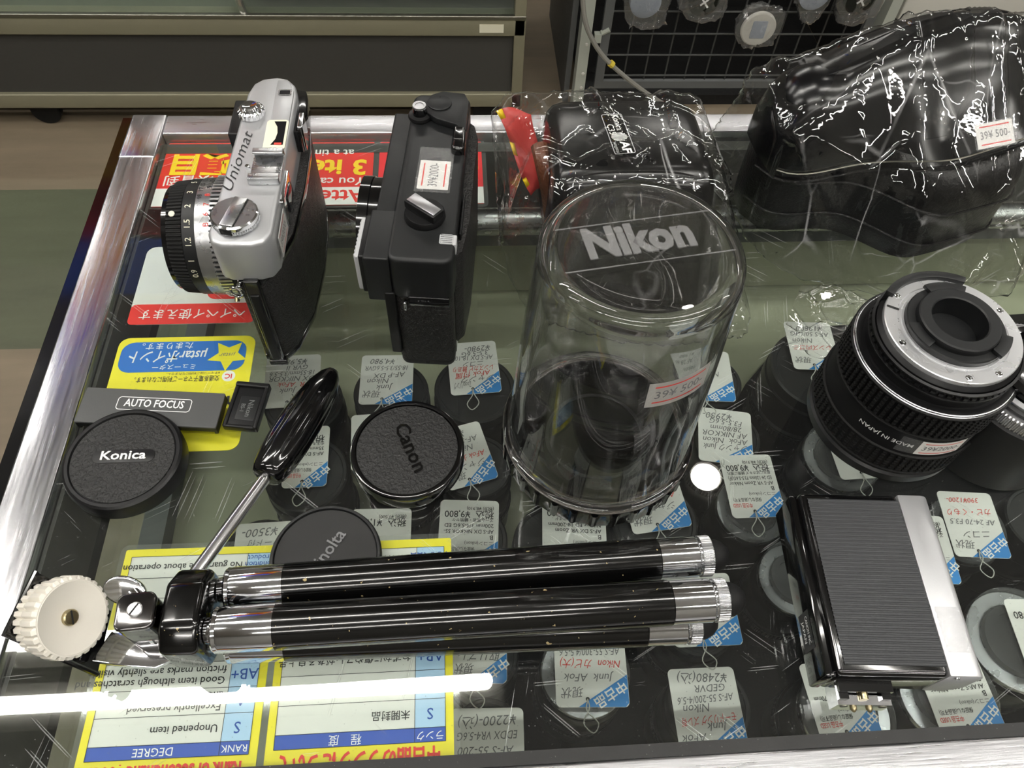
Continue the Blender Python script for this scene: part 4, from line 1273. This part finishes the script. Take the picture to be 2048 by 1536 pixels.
b = MB().add(slab(.0155, .0155, .0035, .0005, .0400, .0012), 'gunmetal', T(-.1362, -.001, 0) @ R(4, 'Z'))
b.add(slab(.0158, .0158, .0035, .0385, .0412, .0009), 'gunmetal', T(-.1362, -.001, 0) @ R(4, 'Z'))
b.build('tilt_block', tp)
b = MB().add(lathe([(.0031, .0412), (.0031, .0418), (.0026, .0422), (.0003, .0422)], 24), 'alu', T(-.1362, -.0005, 0)).add(box(-.0027, .0027, -.0003, .0003, .0421, .0424), 'dark', T(-.1362, -.0005, 0) @ R(60, 'Z'))
b.build('block_screw', tp)
wing = [(.0085 * math.cos(a) * 1.15, .0062 * math.sin(a)) for a in (2 * PI * i / 24 for i in range(24))]
MB().add(prism(wing, -.0015, .0015, .0012, 3), 'chrome', T(-.1500, .0145, .0225) @ R(25, 'X') @ R(-18, 'Z')).add(tube([(-.1390, .004, .021), (-.1470, .013, .022)], .0042, 16), 'chrome').build('wing_nut', tp)
# camera platform: black plate standing on edge with the ivory screw knob
def on_plane(u, v, A, n):
    d = ROT.transposed() @ Vector(((u - 1024) / FPX, -(v - 768) / FPX, -1))
    c = Vector((0, 0, CAMZ))
    return c + d * ((A - c).dot(n) / d.dot(n))


TB = Vector((0, .11, 0))
PN = Vector((.86, -.20, .47)).normalized()
za = .02
for _ in range(60):                                # the lower corner rests on the glass
    PA = at(8, 1268, za)
    PD = on_plane(195, 1349, PA, PN)
    za += (.0016 - PD.z) * .5
PB = on_plane(72, 1143, PA, PN)
PC = on_plane(222, 1222, PA, PN)
PZ = Vector((0, 0, 0))
q_ = [p + PZ - TB for p in (PA, PB, PC, PD)]
o_ = [p - PN * .0016 for p in q_]
b = MB().add((q_ + o_, [(0, 1, 2, 3), (7, 6, 5, 4), (0, 4, 5, 1), (1, 5, 6, 2), (2, 6, 7, 3), (3, 7, 4, 0)]), 'blackgloss')
b.add(tube([q_[1], q_[0], q_[3]], .0012, 8), 'blackgloss')
arm = [at(*p, .011) - TB for p in ((180, 1322), (222, 1262), (285, 1262), (345, 1318), (310, 1338), (240, 1332))]
b.add(prism([(p.x, p.y) for p in arm], .0075, .011, .0008), 'chrome')
b.build('camera_platform', tp)
KC = on_plane(98, 1234, PA, PN) + PZ - TB
KX = T(*KC) @ PN.to_track_quat('Z', 'Y').to_matrix().to_4x4() @ Matrix.Diagonal((1.08, 1.08, .72, 1))
kb = MB().add(gear([(.0125, 0, 0), (.0142, .0012, 1), (.0142, .0075, 1), (.0128, .0082, 0), (.0128, .0100, 0), (.0152, .0106, 1), (.0156, .0118, 1), (.0156, .0205, 1), (.0142, .0222, 0), (.0138, .0222, 0)], 28, .0013, duty=.6, cap1=False), 'knob', KX)
kb.add(lathe([(.0140, .0221), (.0136, .0224), (.0125, .0216), (.0075, .0195), (.0036, .0185), (.0003, .0185)], 56, False, True), 'knob', KX)
knob = kb.build('screw_knob', tp)
MB().add(lathe([(.0031, .0184), (.0031, .0205), (.0026, .0212), (.0003, .0214)], 24), 'brass', KX).add(box(-.0027, .0027, -.0003, .0003, .0212, .0216), 'dark', KX @ R(40, 'Z')).build('knob_screw', knob)
# pan handle
g0, g1 = Vector((-.1215, .0175, .0250)), Vector((-.0975, .0705, .0175))
g2 = Vector((-.0695, .1385, .0125))
rod = MB().add(tube([g0, g1 + (g1 - g0) * .1], .0031, 20), 'rodmetal').build('pan_handle', tp)
dx = (g2 - g1)
L = dx.length
n = 20
prof = [(.0052, 0), (.0072, .0008), (.0088, .004), (.0101, .012), (.0108, .022), (.0108, .034), (.0100, .046), (.0084, .056), (.0060, .0635), (.0034, .0675), (.0005, .0690)]
rings = []
for r, z in prof:
    ring = []
    fl = max(0, 1 - ((z - .030) / .024) ** 2)
    for j in range(72):
        a = 2 * PI * j / 72
        c = math.cos(3.5 * 2 * a * .857142857)      # six flutes
        k = 1 - .16 * fl * max(0, c) ** 1.5
        ring.append((r * k * math.cos(a), r * k * math.sin(a), z * L / .069))
    rings.append(ring)
MB().add(loft(rings), 'blackgloss', T(*g1) @ dx.to_track_quat('Z', 'Y').to_matrix().to_4x4()).build('grip', rod, sharp=60)

# ------------------------------------------------------------------ flash unit
fu = thing('flash_unit', 'small black electronic flash with ribbed top and silver strip, lying at the lower right', 'flash', (.1885, .1135, 0), -4)
body = [(-.0285, -.0425), (.0285, -.0425), (.0285, .0425), (-.0285, .0425)]
b = MB().add(slab(.0485, .0855, .0025, .002, .0268, .0022, .003, cx=-.0055), 'blackgloss')
b.add(prism([(-.0425, .002), (-.0425, .0235), (.0425, .0235), (.0425, .002)], -.0335, -.0285, .0012), 'blackgloss', T(0, 0, 0) @ Matrix(((0, 0, 1, 0), (1, 0, 0, 0), (0, 1, 0, 0), (0, 0, 0, 1))))
b.build('body', fu)
rp, nr = [], 40
y0, y1 = -.0385, .0395
for i in range(nr):
    yy = y0 + (y1 - y0) * i / nr
    st_ = (y1 - y0) / nr
    rp += [(yy, .0270), (yy + st_ * .2, .0274), (yy + st_ * .6, .0274), (yy + st_ * .8, .0270)]
rp += [(y1, .0268)]
v = [(-.0262, y, z) for y, z in rp] + [(.0182, y, z) for y, z in rp]
k = len(rp)
MB().add((v, [(i, i + 1, k + i + 1, k + i) for i in range(k - 1)]), 'ribgrey').build('ribbed_panel', fu, sharp=20)
sp_ = [(.0186, .001), (.0186, .0272), (.0300, .0272), (.0330, .0262), (.0345, .0240), (.0345, .0085), (.0285, .001)]
yz = Matrix(((1, 0, 0, 0), (0, 0, -1, 0), (0, 1, 0, 0), (0, 0, 0, 1)))
MB().add(prism(sp_, -.0428, .0425, .0009), 'silver_paint', yz).add(slab(.002, .006, .0006, .015, .0215, .0005, cx=.0348, cy=-.006), 'silver_paint').add(lathe([(.0011, 0), (.0011, .0003), (.0004, .0001)], 12), 'chrome', T(.0225, -.0427, .0248) @ R(90, 'X')).build('silver_strip', fu)
b = MB()
n = 12
zig = [(-.0055, -.010 + .02 * i / n) if i % 2 else (-.0050, -.010 + .02 * i / n) for i in range(n + 1)]
zag = [(.0055, .010 - .02 * i / n) for i in range(n + 1)]
b.add(([(x, y, 0) for x, y in zig + zag], [tuple(range(2 * n + 2))]), 'tape', T(.0255, -.0225, .0274)).build('tape_remnant', fu)
LXf = T(-.0337, -.0205, .0125) @ R(-90, 'Z') @ R(90, 'X')
b = MB().add(quad(-.0085, .0085, -.006, .006), 'capgrey', LXf).add(text('CANON INC.', .0034, 'CENTER', .01, width=.0125), 'inkwhite', LXf @ T(0, .002, .0001)).add(text('JAPAN', .0034, 'CENTER', .01), 'inkwhite', LXf @ T(0, -.0025, .0001))
b.build('maker_plate', fu)
b = MB().add(box(-.0270, -.0035, -.0475, -.0425, .0165, .0188), 'blackgloss').add(box(-.0270, -.0035, -.0520, -.0425, .0040, .0145), 'chrome').add(box(-.0265, -.0225, -.0500, -.0425, .0145, .0165), 'blackgloss').add(box(-.0080, -.0040, -.0500, -.0425, .0145, .0165), 'blackgloss').add(tube([(-.0155, -.0425, .0155), (-.0155, -.0500, .0155)], .0018, 12), 'brass')
foot = b.build('shoe_foot', fu)
for x in (-.0185, -.0115):
    MB().add(lathe([(.0015, 0), (.0015, .0006), (.0009, .0016), (.0004, .002)], 14), 'brass', T(x, -.0520, .0095) @ R(90, 'X')).build('contact_pin', foot)
for x in (-.0235, -.0065):
    MB().add(lathe([(.0017, 0), (.0017, .0002), (.0006, .0001)], 14), 'alu_dull', T(x, -.0520, .0115) @ R(90, 'X')).build('foot_screw', foot)


# ================================================================== wrapped leather cases
def crumple(pts, edge, amp, seed, zmin=.0008, flatten=2, stretch=(1, 1, 1)):
    """a film bag: the taut hull round its contents, finely divided and creased"""
    bm = bmesh.new()
    for p in pts:
        bm.verts.new(p)
    r = bmesh.ops.convex_hull(bm, input=bm.verts)
    bmesh.ops.delete(bm, geom=list({g for g in r['geom_interior'] + r['geom_unused'] if isinstance(g, bmesh.types.BMVert)}), context='VERTS')
    for it in range(9):
        bmesh.ops.triangulate(bm, faces=bm.faces)
        ed = [e for e in bm.edges if e.calc_length() > edge * 1.5]
        if not ed:
            break
        bmesh.ops.subdivide_edges(bm, edges=ed, cuts=1, use_grid_fill=False)
        if it in (3, 4):
            for _ in range(flatten):
                bmesh.ops.smooth_vert(bm, verts=bm.verts, factor=.5, use_axis_x=True, use_axis_y=True, use_axis_z=True)
    bmesh.ops.triangulate(bm, faces=bm.faces)
    bm.normal_update()
    nv = {}
    off = Vector((seed, seed * .7, seed * .3))
    for v in bm.verts:
        p = Vector((v.co.x * stretch[0], v.co.y * stretch[1], v.co.z * stretch[2])) + off
        h = 0
        for sc_, a_, wd in ((17, 1.25, .08), (44, .45, .10)):
            q = p * sc_ + noise.noise_vector(p * sc_ * .5) * .35
            d_, c_ = noise.voronoi(q)
            rim = max(0, 1 - (d_[1] - d_[0]) / wd)
            tilt = noise.cell_vector(c_[0] * 3.1) - Vector((.5, .5, .5))
            h += a_ * (rim * .55 + (q - c_[0]).dot(tilt) * 1.1)
        h += .5 * noise.noise(p * 10)
        nv[v] = v.normal * amp * h
    for v, d in nv.items():
        v.co += d
        if v.co.z < zmin:
            v.co.z = zmin
    bm.verts.index_update()
    out = [tuple(v.co) for v in bm.verts], [tuple(x.index for x in f.verts) for f in bm.faces]
    bm.free()
    return out


def film_sheet(pts4, nu, nv, amp, seed):
    """a loose flap of film between four corners"""
    a, b_, c, d = [Vector(p) for p in pts4]
    v, f = [], []
    for j in range(nv + 1):
        for i in range(nu + 1):
            p = (a.lerp(b_, i / nu)).lerp(d.lerp(c, i / nu), j / nv)
            q = p * 1 + Vector((seed, 0, 0))
            d_, c_ = noise.voronoi(q * 55)
            h = max(0, 1 - (d_[1] - d_[0]) / .15) * .5 + (q * 55 - c_[0]).dot(noise.cell_vector(c_[0] * 3.1) - Vector((.5, .5, .5))) + .5
            v.append((p.x + .002 * noise.noise(q * 60), p.y + .002 * noise.noise(q * 60 + Vector((5, 5, 5))), max(.0008, p.z + amp * h)))
    for j in range(nv):
        for i in range(nu):
            k = j * (nu + 1) + i
            f.append((k, k + 1, k + nu + 2, k + nu + 1))
    return v, f


# small soft case
sc = thing('camera_case', 'small soft black leather camera case with a silver outlined emblem, inside the middle bag', 'camera case', (.103, .355, 0), 0)
prof = [(.056, .0015), (.060, .006), (.061, .056), (.058, .063), (.048, .0675), (.022, .0695), (-.004, .0695), (-.014, .0668), (-.021, .060), (-.030, .040), (-.041, .010), (-.0475, .0015)]
pc = spline([(y, z, 0) for y, z in prof], 4)
cy_, cz_ = 0.004, .034
rings = []
for x, k in ((-.0475, .82), (-.0455, .91), (-.042, .965), (-.036, .99), (-.02, 1), (.02, 1), (.036, .99), (.042, .965), (.0455, .91), (.0475, .82)):
    rings.append([(x, cy_ + (p.x - cy_) * k, max(.0008, .0015 + (p.y - .0015) * (.3 + .7 * k))) for p in pc])
MB().add(loft(rings), 'leather_sm').build('case_body', sc, sharp=70)
b = MB()
for yy, zz in ((-.0125, .0676), (-.0185, .0634)):
    b.add(tube([(x, yy - .003 * (abs(x) / .04) ** 3, zz - .004 * (abs(x) / .04) ** 3 + .0004) for x in [-.038 + .076 * i / 20 for i in range(21)]], .0006, 6), 'leather')
b.build('seam', sc)
EM = T(at(1236, 268, .0697).x - .103, at(1236, 268, .0697).y - .355, .0700) @ R(-84, 'Z')
b = MB().add(prism(rrect(.0365, .0128, .0015), -.0006, 0, 0), 'blackgloss', EM).add(frame_line(.0365, .0128, .0015, .0005), 'frost', EM @ T(0, 0, .0002))
b.add(text('Konica', .0058, 'LEFT', .01, width=.0145), 'inkwhite', EM @ T(-.0172, .0018, .0002)).add(text('C35', .0058, 'LEFT', .004), 'inkwhite', EM @ T(-.0090, -.0033, .0002)).add(text('AF', .0072, 'LEFT', .03, width=.0105), 'inkwhite', EM @ T(.0072, .0014, .0002)).add(text('AUTO FOCUS', .002, 'LEFT', .0, width=.0095), 'inkwhite', EM @ T(.0075, -.0042, .0002))
for i in range(-3, 4):
    hh = math.sqrt(max(0, 1 - (i / 3.6) ** 2)) * .0048
    b.add(box(.0030 + i * .0011 - .0003, .0030 + i * .0011 + .0003, -hh, hh, .0001, .0002), 'inkwhite', EM)
b.build('emblem', sc)
p0, p1, p2, p3 = at(1078, 292, .056), at(1088, 335, .050), at(1098, 385, .034), at(1104, 440, .008)
pth = spline([(p.x - .103, p.y - .355, p.z) for p in (p0, p1, p2, p3)], 5)
MB().add(tube(pth, .0052, 10), 'brown').build('carry_strap', sc)
lf = MB()
c4 = [at(992, 222, .052), at(1062, 222, .050), at(1092, 372, .006), at(1062, 392, .004)]
v, f = [], []
for j in range(9):
    for i in range(7):
        p = (c4[0].lerp(c4[1], i / 6)).lerp(c4[3].lerp(c4[2], i / 6), j / 8)
        p = p + Vector((0, 0, .003 * math.sin(j * .8 + i * .7)))
        v.append(tuple(p))
fr_, fo_ = [], []
for j in range(8):
    for i in range(6):
        (fo_ if (i == 0 and j in (0, 3, 6)) else fr_).append((j * 7 + i, j * 7 + i + 1, j * 7 + i + 8, j * 7 + i + 7))
lf.add((v, fr_), 'leafred').add((v, fo_), 'gold')
o = lf.build('leaflet', None, sharp=80)
md = o.modifiers.new('Solidify', 'SOLIDIFY')
md.thickness = .0004
tag(o, 'folded red and orange leaflet inside the left end of the middle bag', 'leaflet')

box1 = [(x, y, z) for x in (.053, .153) for y, z in ((.304, .0012), (.336, .069), (.412, .071), (.419, .001))]
tips1 = [(.029, .431, .060), (.023, .424, .050), (.148, .414, .066), (.140, .418, .055), (.178, .285, .0012), (.030, .321, .0012), (.044, .289, .0012), (.172, .268, .0012), (.10, .272, .0012), (.036, .40, .001), (.165, .40, .001), (.060, .418, .062)]
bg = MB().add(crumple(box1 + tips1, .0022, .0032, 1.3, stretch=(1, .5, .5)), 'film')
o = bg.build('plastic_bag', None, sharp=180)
tag(o, 'clear crinkled plastic bag round the small soft camera case', 'plastic bag')

# large ever-ready case
W_, D0, D1, HB = .098, .026, .030, .104
BC = thing('camera_case', 'large glossy black leather camera case with a lens bulge, inside the right bag', 'camera case', (.281, .404, 0), 17)


def outline(ins, bul, z=0):
    pts = []
    n = 44
    w = W_ - ins
    for i in range(n + 1):                        # front, left to right, with the bulge for the lens
        x = -w + 2 * w * i / n
        g = 1 / (1 + (abs(x - .012) / .046) ** 6)
        e = (1 - (abs(x) / w) ** 8) ** .5 if abs(x) < w else 0
        pts.append((x, -(D0 - ins) * e - bul * g, z))
    for i in range(1, n):
        x = w - 2 * w * i / n
        e = (1 - (abs(x) / w) ** 8) ** .5
        pts.append((x, (D1 - ins) * e, z))
    return pts


lv = [(.0012, .006, .040), (.004, .001, .047), (.02, 0, .050), (.055, 0, .049), (.066, .0005, .045), (.072, .001, .036)]
MB().add(loft([outline(i_, bu, z) for z, i_, bu in lv]), 'leather').build('case_body', BC, sharp=60)
def gx(x):
    return 1 / (1 + (abs(x - .012) / .046) ** 6)


lv = [(.054, -.003, .036), (.0546, -.0034, .036), (.070, -.003, .022), (.085, .000, .010), (.094, .004, .005), (.100, .0095, .002), (.1035, .016, 0), (.1045, .021, 0)]
rr_ = []
for k, (z, i_, bu) in enumerate(lv):
    lo = max(0, (.085 - z) / .031)
    rr_.append([(x, y, z + .016 * max(0, 1 - ((x - .012) / .075) ** 2) * max(0, (z - .056) / .05) + ((.018 * gx(x) + .010 * x / W_ + .003) * lo if y < -.005 else 0)) for x, y, z in outline(i_, bu, z)])
MB().add(loft(rr_), 'leather_sm').build('flap', BC, sharp=70)
edge = [p for p in rr_[0][1:44]]
MB().add(tube([(x, y - .0006, z + .0005) for x, y, z in edge], .0012, 6), 'leather').add(tube([(x, y - .0006, z + .0060) for x, y, z in [p for p in rr_[1][1:44]]], .0005, 5), 'alu_dull').build('piping', BC)
b = MB()
for z in (.020, .045):
    ob = outline(-.0006, .0505, z)[:45]
    b.add(tube(ob, .0008, 5), 'leather')
b.build('body_seam', BC)

ca_, sa_ = math.cos(math.radians(17)), math.sin(math.radians(17))
def lw(x, y, z):
    return (.281 + x * ca_ - y * sa_, .404 + x * sa_ + y * ca_, z)
hull2 = [lw(*p) for p in [(-.100, -.029, .001), (-.100, .033, .001), (.101, -.029, .001), (.101, .034, .001), (-.035, -.080, .001), (.060, -.080, .001), (-.030, -.079, .062), (.055, -.079, .062), (-.098, -.026, .088), (-.095, .03, .092), (.098, -.026, .09), (.098, .03, .09), (-.04, -.01, .120), (.06, -.01, .122)]]
tips2 = [(.164, .408, .040), (.182, .418, .008), (.256, .409, .124), (.268, .408, .128), (.304, .404, .126), (.312, .398, .112), (.196, .372, .0012), (.203, .330, .0012), (.213, .316, .0012), (.262, .297, .002), (.300, .290, .006), (.345, .300, .0012), (.395, .345, .0012)]
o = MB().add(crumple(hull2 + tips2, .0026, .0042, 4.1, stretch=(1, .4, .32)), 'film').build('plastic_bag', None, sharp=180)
tag(o, 'big clear crinkled plastic bag with a price sticker round the large camera case', 'plastic bag')
bag2 = o
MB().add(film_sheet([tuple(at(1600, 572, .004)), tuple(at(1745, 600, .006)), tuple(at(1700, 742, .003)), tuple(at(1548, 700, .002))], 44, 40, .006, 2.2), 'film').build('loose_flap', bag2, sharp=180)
stp = lw(.072, -.058, .066)
SX = T(*at(1990, 268, .098)) @ R(14, 'Z') @ R(38, 'X')
sticker(bag2, '39¥ 500-', .0245, .0135, SX, tape=(.0270, .0150, 0, 0))

# ================================================================== behind the counter: cabinet, rack, cables
CY = 1.68
cb = thing('display_cabinet', 'long glass fronted display cabinet with a charcoal kick panel across the aisle', 'display cabinet', (-1.0, 1.95, FL), 0)
CO = (1.0, -1.95, -FL)
MB().add(box(-2.4, .142, CY + .012, CY + .03, -.826, -.668), 'darkpanel').build('kick_panel', cb, CO)
MB().add(slab(2.57, .06, .004, -.862, -.824, .003, cx=-1.115, cy=CY + .03), 'steel').build('base_rail', cb, CO)
MB().add(slab(2.57, .05, .004, -.670, -.628, .003, cx=-1.115, cy=CY + .025), 'steel').add(slab(2.57, .012, .002, -.630, -.620, .002, cx=-1.115, cy=CY + .004), 'alu_dull').build('sill_rail', cb, CO)
MB().add(slab(.026, .05, .002, -.862, -.2, .002, cx=.156, cy=CY + .025), 'steel').build('corner_post', cb, CO)
MB().add(box(-2.4, .142, CY + .02, CY + .025, -.628, -.25), 'shelfglass').build('front_glass', cb, CO)
MB().add(box(-2.4, .15, CY + .06, 2.25, -.66, -.645), 'deckgreen').build('deck', cb, CO)
MB().add(box(-2.4, .15, 2.2, 2.22, -.86, -.2), 'grey_metal').build('back_panel', cb, CO)
MB().add(box(.150, .160, CY + .05, 2.2, -.86, -.2), 'grey_metal').build('end_panel', cb, CO)
MB().add(box(-.50, .14, CY + .03, 2.1, -.575, -.567), 'offwhite').build('inner_shelf', cb, CO)
MB().add(tube([(-.473, CY + .015, -.56), (-.470, CY + .010, -.60), (-.466, CY + .012, -.622)], .008, 10), 'chrome').build('latch', cb, CO)
b = MB().add(box(.062, .118, CY - .0012, CY - .0002, -.660, -.640), 'cream')
b.build('maker_label', cb, CO)
for x in (-1.016, -2.1, .08):
    w = MB().add(lathe([(.033, -.012), (.035, -.009), (.035, .009), (.033, .012)], 28), 'rubber', T(x, CY + .03, -.885) @ R(90, 'X')).build('castor', cb, CO)
    MB().add(lathe([(.017, -.0135), (.018, -.0125), (.013, -.0122), (.012, -.0135)], 24), 'alu_dull', T(x, CY + .03, -.885) @ R(90, 'X')).build('castor_hub', w)

RY = 1.75
rk = thing('wire_rack', 'dark wire grid sales rack between pale posts behind the wrapped cases', 'rack', (.68, 1.9, FL), 0)
RO = (-.68, -1.9, -FL)
for x in (.322, 1.062):
    p_ = MB().add(box(x - .013, x + .013, RY - .02, RY + .02, FL + .002, -.15), 'pale_metal').build('post', rk, RO)
    b = MB()
    for z in (-.72, -.80, -.84, -.87):
        b.add(lathe([(.004, 0), (.003, .003)], 10), 'offwhite', T(x + .004, RY - .02, z) @ R(90, 'X'))
    b.build('rivet', p_)
b = MB().add(box(.362, 1.035, RY - .006, RY + .006, -.852, -.832), 'grey_metal').add(box(.362, .384, RY - .006, RY + .006, -.832, -.3), 'grey_metal').add(box(1.013, 1.035, RY - .006, RY + .006, -.832, -.3), 'grey_metal')
b.build('grid_frame', rk, RO)
b = MB()
for i in range(1, 12):
    b.add(tube([(.384 + i * .0535, RY + .004, -.835), (.384 + i * .0535, RY + .004, -.3)], .0022, 6), 'wiregrey')
for z in (-.818, -.761, -.704, -.647, -.590, -.533):
    b.add(tube([(.380, RY, z), (1.02, RY, z)], .0024, 6), 'wiregrey')
b.build('wire_grid', rk, RO)
MB().add(box(.30, 1.09, 2.2, 2.22, FL, -.15), 'dark').add(box(.34, 1.05, RY + .02, 2.2, FL, FL + .03), 'dark').build('back_panel', rk, RO)
MB().add(box(.290, .304, RY + .03, 2.2, FL + .002, -.15), 'grey_metal').build('side_panel', rk, RO)
MB().add(box(1.075, 1.085, RY + .03, 2.2, FL + .002, -.15), 'dark').build('side_panel', rk, RO)
MB().add(box(.345, .362, RY - .012, RY + .004, -.722, -.700), 'pale_metal').add(tube([(.362, RY - .004, -.70), (.38, RY - .004, -.690)], .007, 8), 'pale_metal').build('grid_clip', rk, RO)


def pouch(x, z, w, h, label, seed, kind, llab):
    y = RY - .035
    if kind == 'white':
        t = thing('lens_cap', llab, 'lens cap', (x, y, z), 0, 'packaged caps on the rack')
        MB().add(lathe([(.040, -.006), (.042, -.003), (.042, .004), (.039, .006), (.0003, .006)], 40), 'offwhite', R(90, 'X')).build('shell', t)
        MB().add(slab(.036, .044, .003, 0, .001, .0003), 'bluegrey', T(0, -.006, 0) @ R(90, 'X')).build('printed_panel', t)
    else:
        t = thing('lens_cap', llab, 'lens cap', (x, y, z + .01), 0, 'packaged caps on the rack')
        MB().add(lathe([(.032, -.010), (.036, -.006), (.036, .010), (.030, .013), (.0003, .012)], 40), 'blackgloss' if kind == 'black' else 'bluegrey', R(90, 'X')).build('shell', t)
        if kind == 'black':
            MB().add(box(-.016, .016, -.0145, -.0135, -.002, .002), 'inkwhite', R(50, 'Y')).add(box(-.011, .011, -.0146, -.0136, -.002, .002), 'inkwhite', R(-40, 'Y')).build('cross_mark', t)
    rs = random.Random(seed)
    pts = []
    for i in range(14):
        a = 2 * PI * i / 14
        k = rs.uniform(.85, 1.15)
        for yy in (-.016, .016):
            pts.append((w * .5 * k * math.cos(a), yy * rs.uniform(.4, 1), h * .5 * k * math.sin(a)))
    o = MB().add(crumple(pts, .006, .010, seed, zmin=-9, stretch=(.8, 1, .8)), 'film2').build('plastic_pouch', None, sharp=180)
    o.location = (x, y, z + .012)
    tag(o, label, 'plastic pouch', 'plastic pouches hanging on the rack')


pouch(.447, -.612, .118, .14, 'clear pouch nearest the left post of the wire rack', 11, 'grey', 'blue-grey cap in the leftmost pouch on the wire rack')
pouch(.583, -.607, .118, .13, 'clear pouch round the black cap with a white cross', 12, 'black', 'black cap with a white cross mark hanging on the rack')
pouch(.735, -.668, .112, .12, 'clear pouch round the round white cap', 13, 'white', 'round white cap hanging on the wire rack')
pouch(.842, -.590, .092, .125, 'clear pouch cut by the top edge, right of the white cap', 14, 'black2', 'grey cap in the pouch right of the white cap')
pouch(.955, -.600, .112, .135, 'clear pouch nearest the right post of the wire rack', 15, 'black', 'black cap in the rightmost pouch on the wire rack')

t = thing('storage_unit', 'off-white steel storage unit at the upper right behind the big bag', 'storage unit', (1.75, 2.0, FL), 0)
TO = (-1.75, -2.0, -FL)
MB().add(slab(1.3, .5, .004, -.668, -.56, .003, cx=1.745, cy=2.0), 'offwhite').build('top_panel', t, TO)
MB().add(box(1.12, 2.35, 1.95, 2.2, FL + .001, -.668), 'dark').build('body', t, TO)


def cable(name, label, pts, r, m='cable'):
    o = MB().add(tube(spline(pts, 8), r, 8), m).build(name)
    tag(o, label, 'cable')
    return o


c1 = cable('power_cable', 'grey cable with a yellow tie hanging diagonally before the wire rack', [(.285, 1.705, -.40), (.298, 1.700, -.592), (.333, 1.700, -.690), (.405, 1.700, -.770), (.545, 1.690, -.864), (.70, 1.66, -.912), (.9, 1.6, -.914)], .0058)
MB().add(tube([(.384, 1.700, -.750), (.392, 1.700, -.757)], .0085, 10), 'tieyellow').build('cable_tie', c1)
cable('power_cable', 'thin grey cable hanging below the off-white unit at the upper right', [(1.30, 1.74, -.66), (1.34, 1.735, -.70), (1.42, 1.735, -.725), (1.6, 1.735, -.74)], .005)


def board(y, m, label):
    t = thing('hanging_board', label, 'hanging board', (-1.22, y, 1.42), 0, 'boards hanging from the shop ceiling')
    MB().add(box(-.34, .34, -.004, .004, 0, .26), m).build('panel', t)
    for x in (-.28, .28):
        MB().add(tube([(x, 0, .26), (x, 0, .359)], .002, 6), 'string').build('hanger', t)


board(2.72, 'red', 'red board mirrored in the corner cap of the left rail')
board(2.38, 'gold', 'yellow board mirrored in the upper part of the left rail')
board(2.08, 'red2', 'crimson board mirrored halfway down the left rail')
board(1.80, 'navy', 'blue board mirrored below the middle of the left rail')
